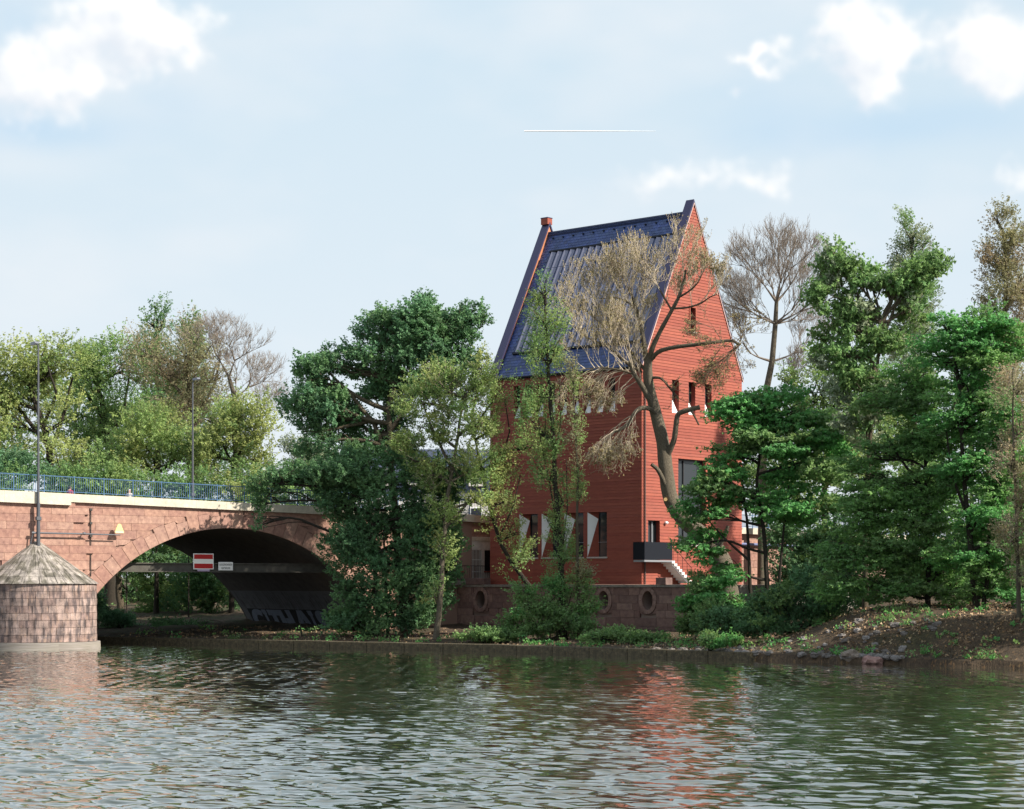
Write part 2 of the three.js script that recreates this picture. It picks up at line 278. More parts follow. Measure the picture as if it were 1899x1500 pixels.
// ------------------------------------------------------------------ the stone bridge
const bridgeTurn = Math.atan2(.55, .835);
const bridge = thing('stone_bridge', 'pink sandstone arch bridge with pale parapet, round pier and blue railing', 'bridge', V(-27.7, 0, 113));
bridge.rotation.y = bridgeTurn;
const BW = 19, AC = [12.45, -4.3], AR = 11.5, RING = 1.0;
const topY = (t) => 8.62 - .024 * t;                                         // underside of the parapet
const bridgeAt = (t, y, z) => v3(t, y, z).applyAxisAngle(v3(0, 1, 0), bridgeTurn).add(bridge.position);
{
  const s = new THREE.Shape(); s.moveTo(-27, -2); s.lineTo(30, -2); s.lineTo(30, topY(30)); s.lineTo(-27, topY(-27));
  for (const c of [AC[0], -AC[0]]) { const h = new THREE.Path(), a0 = Math.asin((-1.9 - AC[1]) / AR); h.absarc(c, AC[1], AR, a0, Math.PI - a0, false); h.closePath(); s.holes.push(h); }
  const g = new THREE.ExtrudeGeometry(s, { depth: BW - .14, bevelEnabled: false, curveSegments: 64 }); g.translate(0, 0, -BW); metreUV(g);
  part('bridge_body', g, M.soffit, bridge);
  { const f = new THREE.ExtrudeGeometry(s, { depth: .05, bevelEnabled: false, curveSegments: 64 }); f.translate(0, 0, -.138); part('mortar_bed', metreUV(f), M.mortar, bridge); }
  // facing stones
  const spandrel = holder('spandrel_wall', bridge), r = rng(5), small = [];
  const NV = 38, VA = Math.asin((.2 - AC[1]) / AR), reach = [...Array(NV).keys()].map((k) => [.75, 1.15, .95, 1.35, 1.0][(k * 3 + (k >> 2)) % 5]);
  const ringAt = (c, t) => { const a = Math.acos(clamp((t - c) / (AR + RING), -1, 1)); return reach[clamp(Math.floor((Math.PI - VA - a) / (Math.PI - 2 * VA) * NV), 0, NV - 1)]; };
  const ext = (t) => { let y = -3; for (const c of [AC[0], -AC[0]]) { const q = (AR + ringAt(c, t)) ** 2 - (t - c) ** 2; if (q > 0) y = Math.max(y, AC[1] + Math.sqrt(q)); } return y; };
  let rows = 0;
  for (let y = .1; y < 9.2; rows++) {
    const hh = [.46, .40, .52, .44][rows % 4]; let t = -25 + r() * .8;
    while (t < 27) {
      const w = .75 + r() * 1.25, t1 = Math.min(t + w, 27), pil = Math.abs((t + t1) / 2) < 2.72;
      const tb = pil ? .12 : 0, tt = [t + .005, t1 - .005];
      const top = (q) => Math.min(y + hh - .005, topY(q) - .006), bot = (q) => Math.max(y + .005, ext(q) + .006), pts = [], lo = [];
      for (let k = 0; k <= 6; k++) { const q = lerp(tt[0], tt[1], k / 6); if (top(q) - bot(q) > .03) lo.push(q); }
      if (lo.length >= 3) {
        const a = lo[0], b = lo[lo.length - 1], curved = ext(a) > y || ext(b) > y;
        for (const q of curved ? lo : [a, b]) pts.push([q, bot(q)]);
        pts.push([b, top(b)], [a, top(a)]);
        const g2 = prism(pts, .13 + tb + (r() - .5) * .014, -.13, .005), mat = sandTones[Math.floor(r() * 6)];
        if (t1 > -4.2 && t < 23) part('stone_block', g2, mat, spandrel); else small.push(g2);
      }
      t = t1;
    }
    y += hh;
  }
  if (small.length) part('far_stone_blocks', merge(small), sandTones[0], spandrel).userData.kind = 'stuff';
  // arch stones
  const ring = holder('arch_ring', bridge);
  for (const c of [AC[0], -AC[0]]) {
    const n = 38, a0 = Math.asin((.2 - AC[1]) / AR);
    for (let k = 0; k < n; k++) {
      const A = lerp(Math.PI - a0, a0, k / n) - .0009, B = lerp(Math.PI - a0, a0, (k + 1) / n) + .0009, ri = AR + .003, ro = AR + reach[k] - .004, pts = [];
      const at = (w, q) => [c + Math.cos(w) * q, AC[1] + Math.sin(w) * q];
      pts.push(at(A, ri), at((A + B) / 2, ri), at(B, ri), at(B, ro), at(A, ro));
      if (c < 0 && at(B, ro)[0] < -6) continue;
      part('voussoir', prism(pts.reverse(), .135 + (r() - .5) * .014, -.13, .005), sandTones[Math.floor(r() * 6)], ring);
    }
  }
  // parapet: pale limestone slabs, deeper over the pier
  const parapet = holder('parapet', bridge);
  for (let t = -26; t < 29.9; t += 2) {
    const t1 = Math.min(t + 2, 30), pil = t >= -4 && t1 <= 3, a = t + .004, b = t1 - .004, z0 = -.55, z1 = .2 + (pil ? .14 : 0), dn = pil ? .20 : 0, up = .48;
    part('parapet_slab', hexa([[a, topY(a) - dn, z1], [b, topY(b) - dn, z1], [b, topY(b) - dn, z0], [a, topY(a) - dn, z0], [a, topY(a) + up, z1], [b, topY(b) + up, z1], [b, topY(b) + up, z0], [a, topY(a) + up, z0]]), M.parapet, parapet);
  }
  const a = -27, b = 30;
  part('roadway', hexa([[a, topY(a) + .01, -.56], [b, topY(b) + .01, -.56], [b, topY(b) + .01, -BW + .4], [a, topY(a) + .01, -BW + .4], [a, topY(a) + .22, -.56], [b, topY(b) + .22, -.56], [b, topY(b) + .22, -BW + .4], [a, topY(a) + .22, -BW + .4]]), M.asphalt, bridge);
  part('far_parapet', hexa([[a, topY(a), -BW + .4], [b, topY(b), -BW + .4], [b, topY(b), -BW - .2], [a, topY(a), -BW - .2], [a, topY(a) + .3, -BW + .4], [b, topY(b) + .3, -BW + .4], [b, topY(b) + .3, -BW - .2], [a, topY(a) + .3, -BW - .2]]), M.parapet, bridge);
  // round pier with its stone cone
  const pier = holder('pier', bridge), PR = 3.45;
  const arc = (r0b, r0t, rin, a0, a1, y0, y1, seg) => {
    const pos = [], quad = (p, q, s, t) => { for (const k of [p, q, s, p, s, t]) pos.push(...k); };
    const at = (rr, a, y) => [Math.sin(a) * rr, y, Math.cos(a) * rr];
    for (let k = 0; k < seg; k++) {
      const A = lerp(a0, a1, k / seg), B = lerp(a0, a1, (k + 1) / seg);
      quad(at(r0b, A, y0), at(r0b, B, y0), at(r0t, B, y1), at(r0t, A, y1)); quad(at(r0t, A, y1), at(r0t, B, y1), at(rin, B, y1), at(rin, A, y1)); quad(at(rin, A, y0), at(rin, B, y0), at(r0b, B, y0), at(r0b, A, y0));
    }
    quad(at(rin, a0, y0), at(r0b, a0, y0), at(r0t, a0, y1), at(rin, a0, y1)); quad(at(r0b, a1, y0), at(rin, a1, y0), at(rin, a1, y1), at(r0t, a1, y1));
    const g3 = new THREE.BufferGeometry(); g3.setAttribute('position', new THREE.Float32BufferAttribute(pos, 3)); g3.computeVertexNormals();
    const uv = []; for (let k = 0; k < pos.length; k += 3) uv.push(Math.atan2(pos[k], pos[k + 2]) / Math.PI + .5, pos[k + 1] / 6.4); g3.setAttribute('uv', new THREE.Float32BufferAttribute(uv, 2)); return g3;
  };
  // weathering on the pier: grime, run-off streaks, lime, in pier coordinates
  const pierMap = tex(1024, 512, (u, v) => {
    const h = v * 6.4, a = fbm2(u * 14, v * 8, 5), st = fbm2(u * 60, v * 3.2, 4), fine = fbm2(u * 170, v * 90, 3);
    let k = .84 + .26 * a + .2 * fine;
    const soot = smooth(.0, .55, fbm2(u * 22 + 2, v * 3, 5) * .9 + .25 * fbm2(u * 9, v * 6 + 3, 3) + .12) * .55 + smooth(.1, .5, st) * .2;
    const c = [k * (1 - soot * .62), k * (1 - soot * .58), k * (1 - soot * .52)];
    const lime = smooth(.22, .4, fbm2(u * 34 + 8, v * 4, 4)) * smooth(.2, .7, fbm2(u * 5, v * 11 + 3, 2) + .5) * .6 + smooth(.05, .3, fbm2(u * 9, v * 26 + 5, 3)) * smooth(1.05, .55, h) * smooth(.45, .72, u) * .6;
    return c.map((q, i) => lerp(q, [.96, .93, .87][i], clamp(lime)));
  });
  pierMap.wrapS = pierMap.wrapT = THREE.ClampToEdgeWrapping;
  const pierMats = [[.44, .315, .275], [.40, .28, .245], [.48, .35, .305], [.36, .25, .22]].map((c) => std(lin(...c), .93, { map: pierMap }));
  const coneMap = tex(1024, 512, (u, v) => {
    const a = fbm2(u * 18, v * 16, 5), f = fbm2(u * 90, v * 70, 3), moss = smooth(-.02, .4, fbm2(u * 11 + 3, v * 10, 4) + .12), k = .82 + .22 * a + .16 * f;
    const streak = smooth(.15, .4, fbm2(u * 44, v * 2.5 + 4, 3)) * .25; return [k * (1 - .28 * moss - streak), k * (1 - .275 * moss - streak), k * (1 - .31 * moss - streak)];
  });
  const coneMats = [[.44, .39, .345], [.40, .355, .315], [.48, .425, .375]].map((c) => std(lin(...c), .96, { map: coneMap }));
  part('pier_core', new THREE.CylinderGeometry(PR - .12, PR - .12, 5.6, 48).translate(0, .92, 0), M.darkMortar, pier);
  part('pier_footing', new THREE.CylinderGeometry(PR + .2, PR + .28, 1.7, 48).translate(0, -.42, 0), M.cone, pier);
  for (let k = 0; k < 8; k++) {
    const y0 = .44 + k * .415, n = 15, off = (k % 2) * .5;
    const cuts = [...Array(n + 1).keys()].map((j) => (-104 + (j + off + (r() - .5) * .3) * 206 / n) * Math.PI / 180);
    for (let j = 0; j < n; j++) {
      const A = cuts[j], B = cuts[j + 1];
      const dr = (r() - .5) * .022;
      part('pier_block', arc(PR + dr, PR + dr, PR - .2, A + .0035, B - .0035, y0 + .010, y0 + .405, 3), pierMats[Math.floor(r() * 4)], pier);
    }
  }
  part('cone_core', new THREE.ConeGeometry(PR - .03, 2.45, 48).translate(0, 3.76 + 1.2, 0), M.darkMortar, pier);
  for (let k = 0; k < 6; k++) {
    const f0 = k / 6, f1 = (k + 1) / 6, ra = lerp(PR + .12, .16, f0), rb = lerp(PR + .12, .16, f1), n = Math.max(4, Math.round(12 * (1 - f0 * .8)));
    for (let j = 0; j < n; j++) {
      const A = (-100 + (j + (k % 2) * .5) * 200 / n) * Math.PI / 180, B = A + 200 / n * Math.PI / 180, dr = (r() - .5) * .02;
      part('cone_slab', arc(ra + dr, rb + dr, Math.max(.05, rb - .3), A + .004, B - .004, 3.765 + f0 * 2.5 + .004, 3.765 + f1 * 2.5 - .004, 4), coneMats[Math.floor(r() * 3)], pier);
    }
  }
  // iron boxes and conduit on the facing
  const conduit = holder('conduit', bridge);
  part('pipe', tube([v3(3.3, 8.1, .06), v3(3.3, 4.2, .06)], .028), M.pipe, conduit);
  for (const y of [8.15, 7.35, 6.6]) part('clamp_box', bevelBox(.16, .14, .12, 3.3, y, .07, .01), M.pipe, conduit);
  // wall plaster and large painted letters low on the vault
  const cv = document.createElement('canvas'); cv.width = 2048; cv.height = 512; const c = cv.getContext('2d');
  c.fillStyle = '#6d6c70'; c.fillRect(0, 0, 2048, 512);
  for (let k = 0; k < 900; k++) { const q = 70 + r() * 60; c.fillStyle = `rgba(${q},${q},${q + 6},.16)`; c.fillRect(r() * 2048, r() * 512, 10 + r() * 90, 4 + r() * 60); }
  for (let k = 0; k < 120; k++) { c.fillStyle = `rgba(${30 + r() * 30},${30 + r() * 26},${30 + r() * 22},.35)`; c.fillRect(r() * 2048, r() * 160, 3 + r() * 10, 40 + r() * 180); }
  c.fillStyle = '#101114'; c.fillRect(90, 236, 1560, 276);
  const word = ['C', 'I', 'T', 'H', '', 'A', 'I', 'S', 'T'], wid = [210, 110, 190, 215, 60, 225, 110, 200, 190]; let cx = 110;
  word.forEach((w, i) => { if (w) { c.save(); c.translate(cx + wid[i] / 2, 506); c.scale(wid[i] / 205 * 1.0, 1.02); c.font = 'bold 340px sans-serif'; c.textAlign = 'center'; c.lineWidth = 26; c.strokeStyle = '#7f8797'; c.fillStyle = '#7f8797'; c.strokeText(w, 0, 0); c.fillText(w, 0, 0); c.restore(); } cx += wid[i] - 4; });
  for (let k = 0; k < 500; k++) { const q = 50 + r() * 70; c.fillStyle = `rgba(${q},${q + 3},${q + 12},.18)`; c.fillRect(r() * 2048, 236 + r() * 270, 3 + r() * 8, 20 + r() * 120); }
  const gm = new THREE.CanvasTexture(cv); gm.colorSpace = THREE.SRGBColorSpace;
  const a0 = Math.asin((.35 - AC[1]) / AR), a1 = Math.asin((3.3 - AC[1]) / AR), pos = [], uv = [], idx = [], na = 14;
  for (let k = 0; k <= na; k++) for (const [j, z] of [[0, -BW + .25], [1, -.35]]) { const w = lerp(a0, a1, k / na); pos.push(AC[0] + Math.cos(w) * (AR - .02), AC[1] + Math.sin(w) * (AR - .02), z); uv.push(j, k / na); }
  for (let k = 0; k < na; k++) { const q = k * 2; idx.push(q, q + 2, q + 1, q + 1, q + 2, q + 3); }
  const gg = new THREE.BufferGeometry(); gg.setAttribute('position', new THREE.Float32BufferAttribute(pos, 3)); gg.setAttribute('uv', new THREE.Float32BufferAttribute(uv, 2)); gg.setIndex(idx); gg.computeVertexNormals();
  const gr = part('painted_vault_wall', gg, std(lin(.9, .9, .9), .9, { map: gm, side: THREE.DoubleSide }), bridge); gr.userData.label = 'grey plaster low on the vault with large roller letters';
}
// blue railing in panels between posts; the same panel serves the far side and the ramp
function railPanel(w) {
  const list = [box(w, .045, .05, w / 2, 1.0, 0), box(w, .035, .03, w / 2, .12, 0)], n = Math.round(w / .125);
  for (let k = 1; k < n; k++) list.push(box(.018, .86, .018, w * k / n, .56, 0));
  return merge(list);
}
const panelGeo = railPanel(1.79), postGeo = bevelBox(.055, 1.08, .055, 0, .52, 0, .006);
function railing(parent, t0, n, yAt, slope, z) {
  const rail = holder('railing', parent);
  for (let k = 0; k <= n; k++) {
    const t = t0 + k * 1.83, post = part('post', postGeo, M.railBlue, rail); post.position.set(t, yAt(t), z);
    if (k < n) { const p = part('railing_panel', panelGeo, M.railBlue, rail); p.position.set(t + .02, yAt(t), z); p.rotation.z = Math.atan(slope); }
  }
}
railing(bridge, -25.15, 30, (t) => topY(t) + .475, -.024, .02);
railing(bridge, -25.15, 30, (t) => topY(t) + .29, -.024, -BW + .1);

// the ramp that carries the road on behind the house
const ramp = thing('road_ramp', 'sandstone road ramp with pale parapet and blue railing behind the red house', 'ramp', V(-5.2, 0, 128.0));
ramp.rotation.y = Math.atan2(.662, .749);
{
  const tY = (t) => 7.95 - .012 * t, r = rng(8);
  const wall = holder('ramp_wall', ramp);
  part('core', hexa([[0, 0, -.15], [58, 0, -.15], [58, 0, -14], [0, 0, -14], [0, tY(0), -.15], [58, tY(58), -.15], [58, tY(58), -14], [0, tY(0), -14]]), M.mortar, wall);
  for (let y = 1.9, k = 0; y < 7.6; y += .52, k++) for (let t = -.2 + (k % 2) * .6; t < 40; t += 1.45) { if (y + .52 > tY(t + 1.4)) continue; if (t > 4 && t < 17.5) continue; part('stone_block', bevelBox(1.43, .50, .2 + (r() - .5) * .02, t + .72, y + .26, -.1, .008), sandTones[Math.floor(r() * 6)], wall); }
  const para = holder('parapet', ramp);
  for (let t = 0; t < 57; t += 2) part('parapet_slab', hexa([[t, tY(t), .22], [t + 1.99, tY(t + 2), .22], [t + 1.99, tY(t + 2), -.5], [t, tY(t), -.5], [t, tY(t) + .45, .22], [t + 1.99, tY(t + 2) + .45, .22], [t + 1.99, tY(t + 2) + .45, -.5], [t, tY(t) + .45, -.5]]), M.parapet, para);
  railing(ramp, .4, 30, (t) => tY(t) + .445, -.012, .02);
  part('service_pipe', tube([v3(17, 6.95, .22), v3(56, 6.5, .22)], .11), std(lin(.14, .16, .30), .5), ramp);
}

// ------------------------------------------------------------------ the red house
const HA = 40.4 * Math.PI / 180, uL = v3(-Math.cos(HA), 0, -Math.sin(HA)), uR = v3(Math.sin(HA), 0, -Math.cos(HA));
const house = thing('red_gabled_house', 'tall narrow red boarded house with steep blue slate roof', 'house', V(8, EYE - .02, 120));
house.rotation.y = Math.PI / 2 - HA;                                          // local x along the gable front, z out of it; the long side looks to -x
const HWd = 11.06, HL = 12.4, EV = 13.5, RID = 23.85, APX = 24.3, PITCH = .19;
const houseAt = (x, y, z) => v3(x, y, z).applyAxisAngle(v3(0, 1, 0), house.rotation.y).add(house.position);
const q19 = (y) => Math.round(y / PITCH) * PITCH;
{
  const r = rng(77);
  const gable = [], side = [];                                                // openings: [a0, a1, y0, y1]
  const slitG = [3.54, 5.34, 7.16].map((c) => [c - .37, c + .37, q19(10.85), q19(13.0)]);
  const big = [3.83, 6.87, q19(2.66), q19(8.0)], door = [.62, 1.86, q19(1.52), q19(4.05)], upper = [5.12, 5.68, q19(16.1), q19(17.6)];
  gable.push(...slitG, big, door, upper);
  const winS = [0, 1, 2, 3].map((k) => [2.69 + 1.875 * k, 4.24 + 1.875 * k, q19(1.69), q19(4.56)]);
  const slitS = [...Array(9).keys()].map((k) => [2.31 + .97 * k - .27, 2.31 + .97 * k + .27, q19(10.75), q19(12.85)]);
  side.push(...winS, ...slitS);
  const edge = (y) => y <= EV ? 0 : (y - EV) / (APX - EV) * HWd / 2;
  // masonry behind the boards
  const gs = new THREE.Shape([[0, 0], [HWd, 0], [HWd, EV], [HWd / 2, APX], [0, EV]].map(([x, y]) => new THREE.Vector2(x, y)));
  const hole = ([a, b, y0, y1]) => new THREE.Path([[a, y0], [a, y1], [b, y1], [b, y0]].map(([x, y]) => new THREE.Vector2(x, y)));
  gs.holes.push(...gable.map(hole));
  const gw = holder('gable_wall', house);
  part('masonry', metreUV(new THREE.ExtrudeGeometry(gs, { depth: .5, bevelEnabled: false }).translate(0, 0, -.5)), M.redPlain, gw);
  const ss = new THREE.Shape([[.5, 0], [HL - .5, 0], [HL - .5, EV], [.5, EV]].map(([x, y]) => new THREE.Vector2(x, y))); ss.holes.push(...side.map(hole));
  const sw = holder('long_wall', house);
  const turnSide = (g) => { g.rotateY(-Math.PI / 2); return g; };              // (a, y, out) -> x = -out, z = a ... mirrored below
  const sideGeo = new THREE.ExtrudeGeometry(ss, { depth: .5, bevelEnabled: false });
  // a along the long wall runs from the near corner towards -z: x_local = +depth into the house, z_local = -a
  const toSide = (g) => { const p = g.attributes.position; for (let i = 0; i < p.count; i++) { const a = p.getX(i), y = p.getY(i), q = p.getZ(i); p.setXYZ(i, q, y, -a); } const ix = g.index; g.computeVertexNormals(); return metreUV(g); };
  part('masonry', toSide(sideGeo), M.redPlain, sw);
  // lapped boards, split round the openings
  const pieces = [];
  const cut = (a0, a1, y0, y1, holes) => { let list = [[a0, a1]]; for (const [b0, b1, h0, h1] of holes) if (y1 > h0 + .02 && y0 < h1 - .02) list = list.flatMap(([s, e]) => b1 <= s || b0 >= e ? [[s, e]] : [[s, b0], [b1, e]].filter(([p, q]) => q - p > .02)); return list; };
  for (let k = 0; k * PITCH < APX - .3; k++) {
    const y0 = k * PITCH, y1 = y0 + PITCH;
    for (const [a, b] of cut(edge(y0), HWd - edge(y0), y0, y1, gable)) {
      const l1 = Math.max(a, edge(y1) + .01), r1 = Math.min(b, HWd - edge(y1) - .01), l0 = Math.max(a, edge(y0) + .01), r0 = Math.min(b, HWd - edge(y0) - .01); if (r1 - l1 < .05) continue;
      pieces.push([b - a, 'g', hexa([[l0, y0, .042], [r0, y0, .042], [r0, y0, -.002], [l0, y0, -.002], [l1, y1 + .004, .014], [r1, y1 + .004, .014], [r1, y1 + .004, -.002], [l1, y1 + .004, -.002]])]);
    }
    if (y1 <= EV + .01) for (const [a, b] of cut(.0, HL, y0, y1, side)) {
      const z0 = a < .01 ? .016 : -a, z1 = -b;
      pieces.push([b - a, 's', hexa([[.002, y0, z0], [.002, y0, z1], [-.042, y0, z1], [-.042, y0, z0], [.002, y1 + .004, z0], [.002, y1 + .004, z1], [-.014, y1 + .004, z1], [-.014, y1 + .004, z0]].map((q) => q))]);
    }
  }
  const order = pieces.map((p, i) => i).sort((a, b) => pieces[b][0] - pieces[a][0]), rest = { g: [], s: [] };
  order.forEach((i, k) => { const [, w, g] = pieces[i]; if (k < 296) part('board', g, M.red[Math.floor(r() * 4)], w === 'g' ? gw : sw); else rest[w].push(g); });
  part('short_boards', merge(rest.g), M.red[0], gw).userData.kind = 'stuff'; part('short_boards', merge(rest.s), M.red[1], sw).userData.kind = 'stuff';
  // the two walls out of view, and the far gable
  part('back_long_wall', box(.45, EV, HL - 1, HWd - .225, EV / 2, -HL / 2), M.redPlain, house);
  const fg = new THREE.ExtrudeGeometry(new THREE.Shape([[0, 0], [HWd, 0], [HWd, EV], [HWd / 2, APX], [0, EV]].map(([x, y]) => new THREE.Vector2(x, y))), { depth: .5, bevelEnabled: false }); fg.translate(0, 0, -HL);
  part('far_gable', metreUV(fg), M.copper, house);
  // roof
  const roof = holder('roof', house), half = HWd / 2, rise = RID - EV, sl = Math.hypot(half, rise), an = Math.atan2(rise, half);
  const onRoof = (l, v, off = 0) => [half * v - Math.sin(an) * off, EV + rise * v + Math.cos(an) * off, -l];  // v from eave 0 to ridge 1 on the side in view
  for (const sgn of [0, 1]) {
    const m = ([x, y, z]) => sgn ? [HWd - x, y, z] : [x, y, z], c = [onRoof(.48, 0, -.25), onRoof(.48, 1, -.25), onRoof(HL - .48, 1, -.25), onRoof(HL - .48, 0, -.25), onRoof(.48, -.012, 0), onRoof(.48, 1, 0), onRoof(HL - .48, 1, 0), onRoof(HL - .48, -.012, 0)].map(m);
    const g = hexa(c); part(sgn ? 'far_roof_slope' : 'roof_slope', g, M.slateFlat, roof);
  }
  const sk = [.75, 11.1, .165, .85];                                          // glazed field in the slope
  { const pos = [], col = [], rows = 52, n = 38;
    for (let j = 0; j < rows; j++) for (let i = 0; i < n; i++) {
      const v0 = j / rows, v1 = (j + 1.25) / rows, l0 = .5 + (i + (j % 2) * .5) * (HL - 1) / n, l1 = l0 + (HL - 1) / n - .012; if (l1 > HL - .46) continue;
      const vm = (v0 + v1) / 2; if (vm > sk[2] - .006 && vm < sk[3] + .012 && l1 > sk[0] - .05 && l0 < sk[1] + .05) continue;
      const t = .016 + r() * .010, b = .002, top = Math.min(v1, 1), q = [onRoof(l0, v0, t), onRoof(l1, v0, t + (r() - .5) * .004), onRoof(l1, top, b), onRoof(l0, top, b), onRoof(l0, v0, -.004), onRoof(l1, v0, -.004)];
      const k = .75 + .5 * r(), cc = [.036 * k, .062 * k, .175 * (.85 + .3 * r()) * k];
      for (const w of [0, 1, 2, 0, 2, 3, 4, 5, 1, 4, 1, 0]) { pos.push(...q[w]); col.push(...cc); }
    }
    const g = new THREE.BufferGeometry(); g.setAttribute('position', new THREE.Float32BufferAttribute(pos, 3)); g.setAttribute('color', new THREE.Float32BufferAttribute(col, 3)); g.computeVertexNormals();
    const m = part('slates', g, M.slate, roof); m.userData.kind = 'stuff'; m.material.side = THREE.DoubleSide; }
  const field = holder('glazed_roof_field', house), nc = 19, nr = 6;
  part('field_base', hexa([onRoof(sk[0], sk[2], .004), onRoof(sk[0], sk[3], .004), onRoof(sk[1], sk[3], .004), onRoof(sk[1], sk[2], .004), onRoof(sk[0], sk[2], .03), onRoof(sk[0], sk[3], .03), onRoof(sk[1], sk[3], .03), onRoof(sk[1], sk[2], .03)]), M.panelGap, field);
  for (let i = 0; i < nc; i++) for (let j = 0; j < nr; j++) {
    const w = (sk[1] - sk[0]) / nc, l0 = sk[0] + i * w + w * .10, l1 = sk[0] + (i + 1) * w - w * .32, hv = (sk[3] - sk[2]) / nr, v0 = sk[2] + j * hv + .0012, v1 = sk[2] + (j + 1) * hv - .0012;
    const lo = .06, hi = .06 + (l1 - l0) * .26;                              // each strip leans a little, like a louvre
    part('roof_panel', hexa([onRoof(l0, v0, .032), onRoof(l0, v1, .032), onRoof(l1, v1, .032), onRoof(l1, v0, .032), onRoof(l0, v0, lo), onRoof(l0, v1, lo), onRoof(l1, v1, hi), onRoof(l1, v0, hi)]), M.panel, field);
  }
  for (const v of [sk[2] - .006, sk[3] + .006]) part('field_edge', hexa([onRoof(sk[0] - .05, v - .006, .01), onRoof(sk[0] - .05, v + .006, .01), onRoof(sk[1] + .05, v + .006, .01), onRoof(sk[1] + .05, v - .006, .01), onRoof(sk[0] - .05, v - .006, .13), onRoof(sk[0] - .05, v + .006, .13), onRoof(sk[1] + .05, v + .006, .13), onRoof(sk[1] + .05, v - .006, .13)]), M.blackMetal, field);
  part('ridge_cap', box(.26, .10, HL - 1, half, RID + .02, -HL / 2), M.slateFlat, roof);
  for (let k = 0; k < 13; k++) { const p = onRoof(1 + k * .86, .955, .05); part('roof_hook', box(.10, .10, .09, p[0], p[1], p[2]), M.blackMetal, roof); }
  part('gutter', tube([v3(-.14, EV - .04, -.1), v3(-.14, EV - .04, -HL + .1)], .085), M.blackMetal, house);
  // copings on the gables
  for (const [nm, z0, z1] of [['near', -.56, .06], ['far', -HL - .06, -HL + .56]]) for (const sgn of [0, 1]) {
    const c = [[-.12, EV - .1], [half, APX + .12], [half, APX + .34], [-.16, EV + .12]], m = (x) => sgn ? HWd - x : x, loop = (z) => c.map(([x, y]) => [m(x), y, z]);
    const A = loop(z1), B = loop(z0); const g = hexa([A[0], A[1], B[1], B[0], A[3], A[2], B[2], B[3]]);
    part('gable_coping', g, M.copingBlue, house);
    if (nm === 'near') { const e = [[-.10, EV - .17], [half, APX + .05], [half, APX + .13], [-.12, EV - .09]]; const A2 = e.map(([x, y]) => [m(x), y, .085]), B2 = e.map(([x, y]) => [m(x), y, .062]); part('coping_edge', hexa([A2[0], A2[1], B2[1], B2[0], A2[3], A2[2], B2[2], B2[3]]), M.copingEdge, house); }
  }
  const stub = holder('gable_finial', house);
  part('block', bevelBox(.5, .42, .6, half, APX + .36, -HL + .25, .01), M.red[0], stub); part('cap', bevelBox(.54, .06, .64, half, APX + .60, -HL + .25, .01), M.copingBlue, stub);
  // windows of the gable
  const frameAround = (win, a, b, y0, y1, at, wd = .07, dp = .08, mat = M.windowFrame) => part('frame', merge([at(box(b - a, wd, dp, (a + b) / 2, y1 - wd / 2, 0)), at(box(b - a, wd, dp, (a + b) / 2, y0 + wd / 2, 0)), at(box(wd, y1 - y0 - 2 * wd, dp, a + wd / 2, (y0 + y1) / 2, 0)), at(box(wd, y1 - y0 - 2 * wd, dp, b - wd / 2, (y0 + y1) / 2, 0))]), mat, win);
  const gAt = (z) => (g) => g.translate(0, 0, z);
  const sAt = (q) => (g) => toSide(g.translate(0, 0, q));
  const slit = (a, b, y0, y1, at, flip, name) => {
    const win = holder(name, house), ys = y0 + (y1 - y0) * .40, m = (a + b) / 2;
    part('pane', at(-.36)(box(b - a - .1, y1 - ys, .02, m, (y1 + ys) / 2, 0)), M.glass, win); frameAround(win, a + .002, b - .002, ys, y1 - .002, at(-.33), .05);
    // sloping white sill, wider at the foot
    const g = hexa([[a + .03, y0 + .002, -.02], [b - .03, y0 + .002, -.02], [b - .03, y0 + .002, -.40], [a + .03, y0 + .002, -.40], [m - .12, ys, -.30], [m + .12, ys, -.30], [m + .12, ys, -.40], [m - .12, ys, -.40]]);
    part('white_sill', at(0)(g), M.white, win);
  };
  const atG = (z) => (g) => g.translate(0, 0, z), atS = (z) => (g) => { g.translate(0, 0, z); const p = g.attributes.position; for (let i = 0; i < p.count; i++) { const a = p.getX(i), y = p.getY(i), q = p.getZ(i); p.setXYZ(i, -q, y, -a); } g.computeVertexNormals(); return metreUV(g); };
  for (const [a, b, y0, y1] of slitG) slit(a, b, y0, y1, atG, 0, 'slit_window');
  for (const [a, b, y0, y1] of slitS) slit(a, b, y0, y1, atS, 1, 'slit_window');
  { const [a, b, y0, y1] = upper, win = holder('attic_window', house); part('pane', box(b - a - .1, y1 - y0, .02, (a + b) / 2, (y0 + y1) / 2, -.3), M.glass, win); frameAround(win, a + .002, b - .002, y0, y1, gAt(-.27), .05); part('sill', bevelBox(b - a + .16, .08, .2, (a + b) / 2, y0 - .045, .06, .008), M.sillStone, win);
    part('surround', merge([box(.1, y1 - y0 + .1, .05, a - .06, (y0 + y1) / 2 + .05, .055), box(.1, y1 - y0 + .1, .05, b + .06, (y0 + y1) / 2 + .05, .055), box(b - a + .22, .1, .05, (a + b) / 2, y1 + .06, .057)]), M.red[2], win); }
  { const [a, b, y0, y1] = big, win = holder('tall_window', house); part('pane', box(b - a - .06, y1 - y0 - .06, .02, (a + b) / 2, (y0 + y1) / 2, -.34), M.glass, win); frameAround(win, a + .003, b - .003, y0 + .003, y1 - .003, gAt(-.3), .09, .1);
    part('mullion', box(.08, y1 - y0 - .2, .09, a + 1.0, (y0 + y1) / 2, -.295), M.windowFrame, win); part('sill', bevelBox(b - a + .3, .26, .42, (a + b) / 2, y0 - .135, -.04, .012), M.sillStone, win); }
